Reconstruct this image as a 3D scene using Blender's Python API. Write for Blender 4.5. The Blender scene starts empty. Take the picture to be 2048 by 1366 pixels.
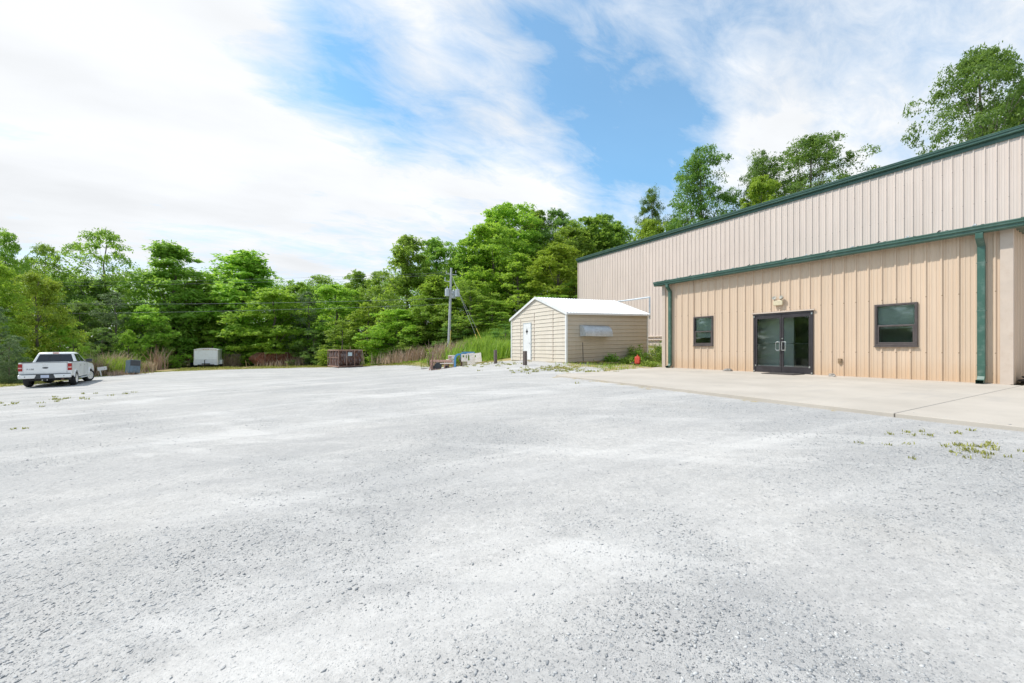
import bpy, bmesh, math, random
import numpy as np
from mathutils import Vector, Matrix, noise as mnoise

# ------------------------------------------------------------------ camera, world, sun, exposure
sc = bpy.context.scene
COL = sc.collection
EYE = 0.887                      # camera height above the concrete pad (pad top is z = 0)
YAW = math.radians(30.24)        # camera looks this far to the right of +Y
FWD = (math.sin(YAW), math.cos(YAW)); RGT = (math.cos(YAW), -math.sin(YAW))
FPX = 796.0
cd = bpy.data.cameras.new("camera"); cam = bpy.data.objects.new("camera", cd); COL.objects.link(cam)
cd.sensor_width = 36.0; cd.lens = FPX / 2048 * 36; cd.shift_y = 13 / 2048.0
cd.clip_start = 0.05; cd.clip_end = 6000
cam.location = (0, 0, EYE); cam.rotation_euler = (math.pi / 2, 0, -YAW)
sc.camera = cam

SUN_DIR = Vector((-0.80, 0.60, 0)).normalized() * math.cos(math.radians(52)) + Vector((0, 0, math.sin(math.radians(52))))
sd = bpy.data.lights.new("sun", 'SUN'); sun = bpy.data.objects.new("sun", sd); COL.objects.link(sun)
sd.energy = 3.6; sd.angle = math.radians(1.2); sd.color = (1.0, 0.955, 0.885)
sun.rotation_euler = SUN_DIR.to_track_quat('Z', 'Y').to_euler(); sun.location = (0, 0, 60)

sc.view_settings.view_transform = 'Standard'; sc.view_settings.look = 'None'
sc.view_settings.gamma = 1; sc.view_settings.exposure = 0.24

def pixdir(px, py):
    u = (px - 1024) / FPX; v = (696 - py) / FPX
    return Vector((FWD[0] + RGT[0] * u, FWD[1] + RGT[1] * u, v)).normalized()

SKY_ROT = 60; SKY_OFF = (5.5, 1.2, 2)
world = bpy.data.worlds.new("World"); sc.world = world; world.use_nodes = True
def build_world():
    nt = world.node_tree; N = nt.nodes; L = nt.links; N.clear()
    out = N.new('ShaderNodeOutputWorld'); bg = N.new('ShaderNodeBackground')
    sky = N.new('ShaderNodeTexSky'); sky.sky_type = 'NISHITA'; sky.sun_disc = False
    sky.sun_elevation = math.radians(52); sky.sun_rotation = math.atan2(-0.8, 0.6)
    sky.air_density = 1.0; sky.dust_density = 0.6; sky.ozone_density = 1.3
    tc = N.new('ShaderNodeTexCoord')
    def math_(op, a, b=None, clamp=False):
        n = N.new('ShaderNodeMath'); n.operation = op; n.use_clamp = clamp
        for i, s in enumerate((a, b)):
            if s is None: continue
            if isinstance(s, (int, float)): n.inputs[i].default_value = s
            else: L.new(s, n.inputs[i])
        return n.outputs[0]
    def mr(v, a, b, c, d, smooth=True):
        n = N.new('ShaderNodeMapRange'); n.interpolation_type = 'SMOOTHSTEP' if smooth else 'LINEAR'
        L.new(v, n.inputs['Value'])
        for k, x in zip(('From Min', 'From Max', 'To Min', 'To Max'), (a, b, c, d)): n.inputs[k].default_value = x
        return n.outputs[0]
    sep = N.new('ShaderNodeSeparateXYZ'); L.new(tc.outputs['Generated'], sep.inputs[0])
    zc = math_('MAXIMUM', sep.outputs['Z'], 0.0)
    den = math_('ADD', zc, 0.22)
    comb = N.new('ShaderNodeCombineXYZ')
    L.new(math_('DIVIDE', sep.outputs['X'], den), comb.inputs[0]); L.new(math_('DIVIDE', sep.outputs['Y'], den), comb.inputs[1])
    mp = N.new('ShaderNodeMapping'); mp.inputs['Rotation'].default_value = (0, 0, math.radians(SKY_ROT)); mp.inputs['Scale'].default_value = (0.8, 1.7, 1); mp.inputs['Location'].default_value = SKY_OFF
    L.new(comb.outputs[0], mp.inputs[0])
    n1 = N.new('ShaderNodeTexNoise'); n1.inputs['Scale'].default_value = 1.9; n1.inputs['Detail'].default_value = 10; n1.inputs['Roughness'].default_value = 0.6; n1.inputs['Distortion'].default_value = 0.35
    L.new(mp.outputs[0], n1.inputs['Vector'])
    n2 = N.new('ShaderNodeTexNoise'); n2.inputs['Scale'].default_value = 6.5; n2.inputs['Detail'].default_value = 9; n2.inputs['Roughness'].default_value = 0.66; n2.inputs['Distortion'].default_value = 0.5
    L.new(mp.outputs[0], n2.inputs['Vector'])
    m = math_('MULTIPLY', math_('SUBTRACT', n1.outputs[0], 0.5), 3.4)
    m = math_('ADD', m, math_('MULTIPLY', math_('SUBTRACT', n2.outputs[0], 0.5), 2.4))
    m = math_('ADD', m, 0.54)
    # where the cover thins out and where it is thickest
    for (px, py, wdeg, amt) in ((600, 120, 6, -0.7), (700, 190, 7, -0.7), (700, 70, 5, -0.6), (860, 200, 7, -0.5), (1000, 190, 7, -0.6), (1120, 90, 6, -0.5), (1250, 150, 9, -0.3), (1340, 40, 7, -0.35), (1200, 250, 7, -0.35), (1270, 320, 7, -0.6), (1420, 310, 7, -0.55), (1560, 200, 10, -.15), (1960, 60, 9, -.3),
                                (950, 60, 8, 0.7), (800, 90, 5, 0.5), (1210, 60, 3, .5), (100, 120, 24, 0.6), (350, 60, 16, 0.65), (500, 230, 9, .3), (200, 400, 20, 0.25), (930, 330, 12, 0.4), (1800, 340, 16, 0.8), (1510, 320, 4, 1.0), (1000, 560, 20, 0.35)):
        d = pixdir(px, py)
        vm = N.new('ShaderNodeVectorMath'); vm.operation = 'DOT_PRODUCT'; L.new(tc.outputs['Generated'], vm.inputs[0]); vm.inputs[1].default_value = d
        m = math_('ADD', m, mr(vm.outputs['Value'], math.cos(math.radians(wdeg * 1.6)), 1.0, 0.0, amt))
    mask = mr(m, -0.45, 1.5, 0.16, 1.0, False)
    # thick parts of the cloud a little greyer underneath, thin parts bright
    tone = N.new('ShaderNodeTexNoise'); tone.inputs['Scale'].default_value = 2.2; tone.inputs['Detail'].default_value = 6
    L.new(mp.outputs[0], tone.inputs['Vector'])
    cr = N.new('ShaderNodeMapRange'); L.new(tone.outputs[0], cr.inputs['Value'])
    cr.inputs['From Min'].default_value = 0.3; cr.inputs['From Max'].default_value = 0.6; cr.inputs['To Min'].default_value = 0.78; cr.inputs['To Max'].default_value = 0.88
    low = mr(sep.outputs['Z'], 0.0, 0.35, 0.92, 1.0)
    hs = N.new('ShaderNodeMix'); hs.data_type = 'RGBA'; hs.inputs[0].default_value = 0.0
    bright = math_('MULTIPLY', cr.outputs[0], low)
    cl = N.new('ShaderNodeVectorMath'); cl.operation = 'SCALE'; cl.inputs[0].default_value = (0.96, 0.985, 1.015); L.new(bright, cl.inputs['Scale'])
    sk = N.new('ShaderNodeVectorMath'); sk.operation = 'SCALE'; L.new(sky.outputs[0], sk.inputs[0]); sk.inputs['Scale'].default_value = 0.148
    tint = N.new('ShaderNodeVectorMath'); tint.operation = 'MULTIPLY'; L.new(sk.outputs[0], tint.inputs[0]); tm = N.new('ShaderNodeMix'); tm.data_type = 'RGBA'; L.new(mr(sep.outputs['Z'], 0.0, 0.42, 0, 1), tm.inputs[0]); tm.inputs[6].default_value = (.86, .98, 1.12, 1); tm.inputs[7].default_value = (.56, 1.22, 1.36, 1); L.new(tm.outputs[2], tint.inputs[1])
    mix = N.new('ShaderNodeMix'); mix.data_type = 'RGBA'
    L.new(mask, mix.inputs[0]); L.new(tint.outputs[0], mix.inputs[6]); L.new(cl.outputs[0], mix.inputs[7])
    L.new(mix.outputs[2], bg.inputs['Color']); bg.inputs['Strength'].default_value = 1.0
    L.new(bg.outputs[0], out.inputs['Surface'])
    world.cycles.sampling_method = 'MANUAL'; world.cycles.sample_map_resolution = 512
build_world()
try:
    sc.cycles.max_bounces = 7; sc.cycles.diffuse_bounces = 4; sc.cycles.glossy_bounces = 3
    sc.cycles.transmission_bounces = 4; sc.cycles.transparent_max_bounces = 6
except Exception: pass

# ------------------------------------------------------------------ helpers
RNG = random.Random(7)
def loc(px, depth):
    """world x, y of the point seen at picture column px at this distance in front of the camera"""
    u = (px - 1024) / FPX
    return (depth * (FWD[0] + RGT[0] * u), depth * (FWD[1] + RGT[1] * u))
def zat(py, depth): return EYE + (696 - py) / FPX * depth

def tag(o, label=None, cat=None, group=None, kind=None):
    if label: o['label'] = label
    if cat: o['category'] = cat
    if group: o['group'] = group
    if kind: o['kind'] = kind
    return o
def thing(name, label, cat, p=(0, 0, 0), rz=0, group=None, rot=None):
    o = bpy.data.objects.new(name, None); COL.objects.link(o); o.empty_display_size = 0.3
    o.location = p; o.rotation_euler = rot if rot else (0, 0, rz)
    return tag(o, label, cat, group)

class MB:
    def __init__(s): s.v = []; s.f = []; s.mi = []; s.cur = 0; s.M = Matrix.Identity(4)
    def add(s, vs, fs, mi=None):
        b = len(s.v); M = s.M
        s.v += [tuple(M @ Vector(v)) for v in vs]
        s.f += [tuple(b + i for i in f) for f in fs]; s.mi += [s.cur if mi is None else mi] * len(fs)
        return s
    def box(s, x0, x1, y0, y1, z0, z1, mi=None):
        vs = [(x0, y0, z0), (x1, y0, z0), (x1, y1, z0), (x0, y1, z0), (x0, y0, z1), (x1, y0, z1), (x1, y1, z1), (x0, y1, z1)]
        return s.add(vs, [(0, 3, 2, 1), (4, 5, 6, 7), (0, 1, 5, 4), (1, 2, 6, 5), (2, 3, 7, 6), (3, 0, 4, 7)], mi)
    def tube(s, pts, r, n=8, mi=None, caps=True):
        pts = [Vector(p) for p in pts]; rs = r if isinstance(r, (list, tuple)) else [r] * len(pts)
        vs = []; fs = []
        up = None
        for i, p in enumerate(pts):
            d = (pts[min(i + 1, len(pts) - 1)] - pts[max(i - 1, 0)]).normalized()
            if up is None: up = Vector((0, 0, 1)) if abs(d.z) < .9 else Vector((1, 0, 0))
            a = d.cross(up).normalized(); b = a.cross(d).normalized(); up = b
            for k in range(n):
                t = 2 * math.pi * k / n
                vs.append(p + (a * math.cos(t) + b * math.sin(t)) * rs[i])
        for i in range(len(pts) - 1):
            for k in range(n):
                k2 = (k + 1) % n
                fs.append((i * n + k, i * n + k2, (i + 1) * n + k2, (i + 1) * n + k))
        if caps: fs.append(tuple(range(n - 1, -1, -1))); fs.append(tuple((len(pts) - 1) * n + k for k in range(n)))
        return s.add(vs, fs, mi)
    def prism(s, poly, axis, a, b, mi=None, caps=True):
        """extrude a 2-D outline along axis x|y|z from a to b; poly gives the two other coordinates in order"""
        def P(q, t):
            if axis == 'x': return (t, q[0], q[1])
            if axis == 'y': return (q[0], t, q[1])
            return (q[0], q[1], t)
        n = len(poly); vs = [P(q, a) for q in poly] + [P(q, b) for q in poly]
        fs = [(i, (i + 1) % n, n + (i + 1) % n, n + i) for i in range(n)]
        if caps: fs += [tuple(range(n - 1, -1, -1)), tuple(range(n, 2 * n))]
        return s.add(vs, fs, mi)
    def sheet(s, line, axis, a, b, mi=None):
        """ribbon: open outline (two coords) extruded along axis"""
        def P(q, t):
            if axis == 'x': return (t, q[0], q[1])
            if axis == 'y': return (q[0], t, q[1])
            return (q[0], q[1], t)
        n = len(line); vs = [P(q, a) for q in line] + [P(q, b) for q in line]
        return s.add(vs, [(i, i + 1, n + i + 1, n + i) for i in range(n - 1)], mi)
    def lathe(s, prof, axis='z', n=24, mi=None):
        """prof: (radius, height) list"""
        vs = []
        for (r, h) in prof:
            for k in range(n):
                t = 2 * math.pi * k / n; a, b = r * math.cos(t), r * math.sin(t)
                vs.append((a, b, h) if axis == 'z' else ((h, a, b) if axis == 'x' else (a, h, b)))
        fs = [(i * n + k, i * n + (k + 1) % n, (i + 1) * n + (k + 1) % n, (i + 1) * n + k) for i in range(len(prof) - 1) for k in range(n)]
        if prof[0][0] > 1e-6: fs.append(tuple(range(n - 1, -1, -1)))
        if prof[-1][0] > 1e-6: fs.append(tuple((len(prof) - 1) * n + k for k in range(n)))
        return s.add(vs, fs, mi)
    def islands(s):
        par = list(range(len(s.v)))
        def f(i):
            while par[i] != i: par[i] = par[par[i]]; i = par[i]
            return i
        for fc in s.f:
            for k in fc[1:]: par[f(k)] = f(fc[0])
        out = {}
        for fc, mi in zip(s.f, s.mi): out.setdefault(f(fc[0]), []).append((fc, mi))
        for fl in out.values():
            used = sorted({i for fc, _ in fl for i in fc}); mp = {v: k for k, v in enumerate(used)}
            m = MB(); m.v = [s.v[i] for i in used]; m.f = [tuple(mp[i] for i in fc) for fc, _ in fl]; m.mi = [mi for _, mi in fl]; yield m
    def split(s, name, mats, parent=None, **k):
        return [m.build(name, mats, parent, **k) for m in s.islands()]
    def build(s, name, mats, parent=None, bevel=0, smooth=False, loc=None, rot=None):
        me = bpy.data.meshes.new(name); me.from_pydata(s.v, [], s.f)
        if not isinstance(mats, (list, tuple)): mats = [mats]
        for m in mats: me.materials.append(m)
        if len(mats) > 1: me.polygons.foreach_set('material_index', s.mi)
        bm = bmesh.new(); bm.from_mesh(me); bmesh.ops.recalc_face_normals(bm, faces=bm.faces); bm.to_mesh(me); bm.free()
        me.update()
        o = bpy.data.objects.new(name, me); COL.objects.link(o)
        if parent: o.parent = parent
        if loc: o.location = loc
        if rot: o.rotation_euler = rot
        if bevel:
            b = o.modifiers.new('b', 'BEVEL'); b.width = bevel; b.segments = 2; b.limit_method = 'ANGLE'; b.angle_limit = math.radians(35)
        if smooth:
            for p in me.polygons: p.use_smooth = True
            try: me.set_sharp_from_angle(angle=math.radians(38))
            except Exception: pass
        return o

def copy_tree(o, parent=None):
    c = o.copy(); COL.objects.link(c); c.parent = parent
    for ch in o.children: copy_tree(ch, c)
    return c

# ------------------------------------------------------------------ materials
class NB:
    def __init__(s, name):
        s.m = bpy.data.materials.new(name); s.m.use_nodes = True; s.nt = s.m.node_tree; s.N = s.nt.nodes; s.L = s.nt.links
        s.bsdf = s.N['Principled BSDF']; s.out = s.N['Material Output']
    def n(s, t, **kw):
        x = s.N.new(t)
        for k, v in kw.items(): setattr(x, k, v)
        return x
    def put(s, sock, v):
        if v is None: return
        if isinstance(v, bpy.types.NodeSocket): s.L.new(v, sock)
        elif isinstance(v, (tuple, list)) and len(v) == 3 and sock.type == 'RGBA': sock.default_value = (*v, 1)
        else: sock.default_value = v
    def coord(s, kind='Object', scale=(1, 1, 1), rot=(0, 0, 0)):
        t = s.n('ShaderNodeTexCoord'); m = s.n('ShaderNodeMapping'); s.L.new(t.outputs[kind], m.inputs[0])
        m.inputs['Scale'].default_value = scale; m.inputs['Rotation'].default_value = rot
        return m.outputs[0]
    def noise(s, vec, scale, detail=4, rough=.55, dist=0, out=0):
        t = s.n('ShaderNodeTexNoise'); s.L.new(vec, t.inputs['Vector'])
        t.inputs['Scale'].default_value = scale; t.inputs['Detail'].default_value = detail; t.inputs['Roughness'].default_value = rough; t.inputs['Distortion'].default_value = dist
        return t.outputs[out]
    def voro(s, vec, scale, feature='F1', out='Distance'):
        t = s.n('ShaderNodeTexVoronoi', feature=feature); s.L.new(vec, t.inputs['Vector']); t.inputs['Scale'].default_value = scale
        return t.outputs[out]
    def mr(s, v, a, b, c=0.0, d=1.0, smooth=False):
        t = s.n('ShaderNodeMapRange'); t.interpolation_type = 'SMOOTHSTEP' if smooth else 'LINEAR'; s.L.new(v, t.inputs['Value'])
        for k, x in zip(('From Min', 'From Max', 'To Min', 'To Max'), (a, b, c, d)): s.put(t.inputs[k], x)
        return t.outputs[0]
    def math(s, op, a, b=None, clamp=False):
        t = s.n('ShaderNodeMath', operation=op, use_clamp=clamp); s.put(t.inputs[0], a)
        if b is not None: s.put(t.inputs[1], b)
        return t.outputs[0]
    def mix(s, f, a, b, mode='MIX'):
        t = s.n('ShaderNodeMix', data_type='RGBA', blend_type=mode); s.put(t.inputs[0], f); s.put(t.inputs[6], a); s.put(t.inputs[7], b)
        return t.outputs[2]
    def sep(s, v):
        t = s.n('ShaderNodeSeparateXYZ'); s.L.new(v, t.inputs[0]); return t.outputs
    def attr(s, name):
        return s.n('ShaderNodeAttribute', attribute_name=name)
    def bump(s, h, strength, dist=0.01):
        t = s.n('ShaderNodeBump'); t.inputs['Strength'].default_value = strength; t.inputs['Distance'].default_value = dist
        s.L.new(h, t.inputs['Height']); s.L.new(t.outputs[0], s.bsdf.inputs['Normal']); return t
    def fin(s, col=None, rough=None, metal=None, spec=None):
        s.put(s.bsdf.inputs['Base Color'], col); s.put(s.bsdf.inputs['Roughness'], rough); s.put(s.bsdf.inputs['Metallic'], metal)
        s.put(s.bsdf.inputs['Specular IOR Level'], spec)
        return s.m

def plain(name, col, rough=.5, metal=0, var=.12, scale=3.0, spec=None, dirt=None, dirt_amt=.3, bump=0):
    b = NB(name); v = b.coord()
    n = b.noise(v, scale, 5, .6)
    c = b.mix(b.mr(n, .3, .7), tuple(x * (1 - var) for x in col), tuple(min(1, x * (1 + var)) for x in col))
    if dirt: c = b.mix(b.mr(b.noise(v, scale * 2.3, 6, .7), .5, .72, 0, dirt_amt), c, dirt)
    if bump: b.bump(b.noise(v, scale * 8, 4), bump, .01)
    return b.fin(c, b.mr(n, .2, .8, max(0, rough - .06), min(1, rough + .08)), metal, spec)

def wall_panel_mat(name, base, stain, stain_h, lo_amt, streak_amt):
    b = NB(name); v = b.coord(); xyz = b.sep(v)
    n1 = b.noise(b.coord(scale=(1, 1, .25)), 1.6, 6, .6)
    c = b.mix(b.mr(n1, .35, .68), tuple(x * .95 for x in base), tuple(min(1, x * 1.03) for x in base))
    pn = b.n('ShaderNodeTexWhiteNoise', noise_dimensions='1D'); b.L.new(b.math('FLOOR', b.math('MULTIPLY', b.math('ADD', xyz[1], 300.07), 1 / .9144)), pn.inputs['W'])
    c = b.mix(b.mr(pn.outputs['Value'], 0, 1, 0, .16), c, tuple(x * .82 for x in base))       # each sheet weathered a little differently
    row = b.math('ABSOLUTE', b.math('SUBTRACT', b.math('FRACT', b.math('MULTIPLY', xyz[2], 1 / 1.52)), .5)); scr = b.math('ABSOLUTE', b.math('SUBTRACT', b.math('FRACT', b.math('MULTIPLY', b.math('ADD', xyz[1], 300.0), 1 / .3048)), .33))
    c = b.mix(b.math('MULTIPLY', b.math('LESS_THAN', row, .008), b.math('LESS_THAN', scr, .035)), c, tuple(x * .5 for x in stain))
    st = b.noise(b.coord(scale=(1, 9, .35)), 2.4, 5, .6)                # fine vertical streaks
    c = b.mix(b.mr(st, .52, .72, 0, streak_amt), c, stain)
    hz = b.mr(b.math('ADD', xyz[2], b.math('MULTIPLY', b.math('SUBTRACT', b.noise(v, 1.3, 5, .65), .5), stain_h * 1.1)), 0.0, stain_h, lo_amt, 0, True)
    c = b.mix(hz, c, stain)                                            # clay splashed up from the ground
    # rust-coloured grime together with rib-edge shadow, painted along each rib
    rb = b.math('FRACT', b.math('MULTIPLY', b.math('ADD', xyz[1], 300.0), 1 / .3048))
    near = b.mr(b.math('ABSOLUTE', b.math('SUBTRACT', rb, .13)), .0, .085, .55, 0, True)
    near = b.math('MULTIPLY', near, b.mr(b.noise(b.coord(scale=(1, 3, .5)), 1.7, 4), .35, .6, .35, 1))
    c = b.mix(b.math('MULTIPLY', near, .75), c, tuple(x * .7 for x in stain))
    # pale scuffs
    c = b.mix(b.mr(b.noise(b.coord(scale=(1, 1, 1)), 7, 7, .75), .66, .76, 0, .35), c, (.72, .66, .62))
    sp = b.voro(b.coord(scale=(1, 1.0, 1.0)), 3.3)
    c = b.mix(b.mr(sp, .012, .02, .35, 0), c, (.28, .18, .12))
    return b.fin(c, .5, 0, .35)

M = {}
M['main_wall'] = wall_panel_mat('pale_beige_panel', (.70, .59, .53), (.58, .45, .36), .9, .4, .16)
M['annex_wall'] = wall_panel_mat('tan_panel', (.64, .495, .37), (.55, .36, .21), .75, .55, .24)
M['trim_beige'] = plain('beige_trim', (.56, .465, .39), .5, var=.05, dirt=(.45, .33, .24), dirt_amt=.35)
M['green'] = plain('green_painted_metal', (.05, .112, .085), .34, var=.12, scale=1.6, dirt=(.2, .28, .24), dirt_amt=.25)
M['green_down'] = plain('green_downspout', (.048, .118, .09), .34, var=.1, scale=2, dirt=(.35, .42, .38), dirt_amt=.3)
M['galv'] = plain('galvanised_metal', (.60, .64, .67), .42, .45, .14, 5, dirt=(.3, .28, .26), dirt_amt=.35)
M['bronze'] = plain('dark_bronze_aluminium', (.055, .048, .052), .34, .35, .18, 4)
M['bronze2'] = plain('grey_brown_window_frame', (.085, .07, .068), .42, .2, .14, 4, dirt=(.2, .16, .14), dirt_amt=.35)
M['steel'] = plain('brushed_steel', (.62, .62, .6), .28, .9, .08)
M['white_paint'] = plain('white_paint', (.74, .74, .73), .4, var=.05, scale=1.5, dirt=(.5, .47, .42), dirt_amt=.25)
M['white_roof'] = plain('white_roof_metal', (.80, .81, .82), .35, .1, .04, 1.2, dirt=(.6, .6, .58), dirt_amt=.3)
M['black'] = plain('black_rubber', (.018, .018, .019), .75)
M['dark'] = plain('dark_underside', (.02, .02, .021), .7)
M['conc_block'] = plain('weathered_concrete_block', (.24, .22, .2), .9, var=.3, scale=9)
M['wood'] = plain('weathered_wood', (.3, .21, .13), .85, var=.3, scale=8)
M['post'] = plain('grey_timber_post', (.12, .095, .085), .85, var=.3, scale=9, dirt=(.3, .25, .2), dirt_amt=.4)
M['pole'] = plain('weathered_utility_pole', (.46, .475, .49), .75, var=.14, scale=4, dirt=(.2, .19, .18), dirt_amt=.4)
M['can'] = plain('grey_transformer_paint', (.52, .56, .60), .4, var=.06, dirt=(.35, .33, .3))
M['can_dark'] = plain('dull_grey_plastic', (.30, .29, .25), .5)
M['wire'] = plain('aluminium_wire', (.30, .31, .32), .6, .2)
M['yellow'] = plain('faded_yellow_plastic', (.62, .46, .08), .55)
M['rock'] = plain('grey_rock', (.30, .275, .25), .9, var=.35, scale=14, bump=.4)
M['cream_metal'] = plain('cream_enamel_scrap', (.88, .80, .71), .55, var=.1, scale=5, dirt=(.40, .17, .08), dirt_amt=.8)
M['pink_rust'] = plain('faded_pink_rusty_steel', (.58, .36, .29), .75, var=.3, scale=5, dirt=(.2, .07, .035), dirt_amt=.9)
M['blue_metal'] = plain('faded_blue_paint', (.10, .32, .58), .45, var=.2, scale=5, dirt=(.45, .42, .38), dirt_amt=.35)
M['blue_grey'] = plain('blue_grey_enamel', (.13, .19, .24), .5, var=.18, scale=6, dirt=(.3, .3, .28), dirt_amt=.4)
M['dark_grey'] = plain('dark_grey_plastic', (.06, .065, .07), .6, var=.15)
M['red_plastic'] = plain('red_plastic', (.62, .06, .035), .45, var=.25, scale=9, dirt=(.5, .22, .03), dirt_amt=.6)
M['sign_white'] = plain('pale_blue_notice', (.55, .68, .72), .5, var=.06)
M['bin_wall'] = plain('old_scrap_metal', (.22, .15, .12), .8, var=.4, scale=4, dirt=(.26, .07, .03), dirt_amt=.9)
M['bark'] = plain('grey_bark', (.17, .14, .115), .9, var=.3, scale=6, bump=.5)
M['truck_white'] = plain('white_truck_paint', (.86, .865, .86), .2, var=.02, scale=1, spec=.5, dirt=(.6, .58, .54), dirt_amt=.18)
M['chrome'] = plain('chrome', (.78, .78, .79), .16, .95, .04)
M['alloy'] = plain('alloy_wheel', (.66, .67, .68), .25, .75, .08)
M['plate'] = plain('pale_blue_number_plate', (.55, .60, .74), .5)
M['lamp_red'] = plain('red_lamp_lens', (.38, .015, .015), .2)
M['lamp_pink'] = plain('pale_lamp_lens', (.72, .45, .42), .18)
M['beige_plastic'] = plain('yellowed_plastic', (.60, .52, .36), .5, var=.1, scale=8)
M['blind'] = plain('window_blind', (.80, .86, .82), .7, var=.05)
M['interior'] = plain('interior_wall', (.78, .80, .77), .8, var=.05)
M['mat'] = plain('rubber_doormat', (.07, .06, .055), .9, var=.3, scale=20)

def rust_mat(name, a, bcol, paint, paint_amt):
    b = NB(name); v = b.coord()
    n = b.noise(v, 3.2, 8, .68, .4); n2 = b.noise(b.coord(scale=(2, 2, .5)), 4.5, 6, .65)
    c = b.mix(b.mr(n, .36, .64), a, bcol)
    c = b.mix(b.mr(n2, .48, .62, 0, paint_amt), c, paint)
    b.bump(n, .35, .01)
    return b.fin(c, .78, .1, .3)
M['rust'] = rust_mat('rusty_steel', (.055, .028, .02), (.17, .08, .05), (.27, .25, .26), .75)
M['rust_frame'] = rust_mat('pale_rusty_steel', (.20, .10, .07), (.36, .22, .16), (.44, .38, .34), .6)
M['rust_red'] = rust_mat('red_rusty_steel', (.11, .035, .022), (.30, .105, .06), (.42, .3, .24), .45)

def glass_mat(name, tint, ior_mix, rough=.02):
    b = NB(name); b.N.remove(b.bsdf)
    tr = b.n('ShaderNodeBsdfTransparent'); tr.inputs[0].default_value = (*tint, 1)
    gl = b.n('ShaderNodeBsdfGlossy'); gl.inputs['Roughness'].default_value = rough; gl.inputs['Color'].default_value = (.9, .93, .92, 1)
    fr = b.n('ShaderNodeFresnel'); fr.inputs[0].default_value = 1.52
    f = b.math('ADD', b.math('MULTIPLY', fr.outputs[0], 1.0 ), ior_mix, True)
    mx = b.n('ShaderNodeMixShader'); b.L.new(f, mx.inputs[0]); b.L.new(tr.outputs[0], mx.inputs[1]); b.L.new(gl.outputs[0], mx.inputs[2])
    b.L.new(mx.outputs[0], b.out.inputs[0]); return b.m
M['glass'] = glass_mat('window_glass', (.86, .9, .88), .03)
M['car_glass'] = glass_mat('tinted_car_glass', (.10, .11, .12), .05)

# sheet siding of the shed: a horizontal lap profile is modelled, this adds grime
def shed_mat(name, base, grime, low):
    b = NB(name); v = b.coord(); xyz = b.sep(v)
    n = b.noise(b.coord(scale=(.7, .7, 1.6)), 2.0, 6, .62)
    c = b.mix(b.mr(n, .35, .7), tuple(x * .95 for x in base), tuple(min(1, x * 1.04) for x in base))
    c = b.mix(b.mr(b.noise(b.coord(scale=(4, 4, .5)), 1.4, 5, .6), .5, .75, 0, .3), c, grime)
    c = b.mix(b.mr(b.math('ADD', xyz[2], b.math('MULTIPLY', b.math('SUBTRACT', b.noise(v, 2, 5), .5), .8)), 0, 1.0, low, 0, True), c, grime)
    return b.fin(c, .5, 0, .35)
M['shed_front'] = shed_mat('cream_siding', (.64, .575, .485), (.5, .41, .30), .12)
M['shed_side'] = shed_mat('shaded_cream_siding', (.52, .45, .355), (.38, .31, .235), .5)  # same cream siding, with the side's shade painted into a darker colour

def leaf_mat(name, dark, light, trans=(.20, .42, .03), tmix=.38):
    b = NB(name)
    a = b.attr('tint').outputs['Fac']
    oi = b.n('ShaderNodeObjectInfo')
    n = b.noise(b.coord(), .55, 3, .6)
    f = b.math('ADD', b.math('MULTIPLY', a, .75), b.math('MULTIPLY', b.math('SUBTRACT', n, .5), .9), True)
    c = b.mix(f, dark, light)
    hv = b.n('ShaderNodeHueSaturation'); b.L.new(c, hv.inputs['Color'])
    b.L.new(b.mr(oi.outputs['Random'], 0, 1, .472, .504), hv.inputs['Hue']); b.L.new(b.mr(oi.outputs['Random'], 0, 1, .9, 1.25), hv.inputs['Value'])
    b.fin(hv.outputs[0], .55, 0, .35)
    t = b.n('ShaderNodeBsdfTranslucent'); 
    tc = b.mix(.35, hv.outputs[0], trans); b.L.new(tc, t.inputs[0])
    mx = b.n('ShaderNodeMixShader'); mx.inputs[0].default_value = tmix
    b.L.new(b.bsdf.outputs[0], mx.inputs[1]); b.L.new(t.outputs[0], mx.inputs[2]); b.L.new(mx.outputs[0], b.out.inputs[0])
    return b.m
LEAF = {
 'mid': leaf_mat('broad_leaves', (.16, .31, .045), (.40, .60, .10), (.52, .74, .07), .55),
 'bright': leaf_mat('sunny_leaves', (.19, .37, .035), (.47, .67, .10), (.55, .78, .06), .54),
 'yellow': leaf_mat('yellow_green_leaves', (.20, .38, .03), (.50, .70, .08), (.42, .55, .05), .42),
 'dark': leaf_mat('dark_leaves', (.10, .22, .05), (.28, .46, .10), (.40, .60, .07), .5),
 'grey': leaf_mat('grey_green_leaves', (.08, .155, .065), (.25, .37, .16), (.28, .45, .12), .38),
 'oak': leaf_mat('oak_leaves', (.075, .17, .035), (.25, .41, .085), (.40, .60, .06), .5),
}
M['grass'] = leaf_mat('grass_blades', (.17, .18, .045), (.40, .42, .10), (.4, .45, .08), .3)
M['grass_green'] = leaf_mat('green_grass_blades', (.14, .27, .03), (.40, .56, .08), (.35, .55, .04), .4)
M['rough'] = leaf_mat('rough_grass_blades', (.16, .21, .04), (.38, .44, .10), (.4, .5, .06), .35)
M['dry'] = leaf_mat('dry_grass_blades', (.30, .22, .14), (.60, .48, .33), (.45, .35, .2), .25)
M['weed'] = leaf_mat('weed_leaves', (.11, .24, .025), (.34, .55, .06), (.25, .45, .03), .35)

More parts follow.
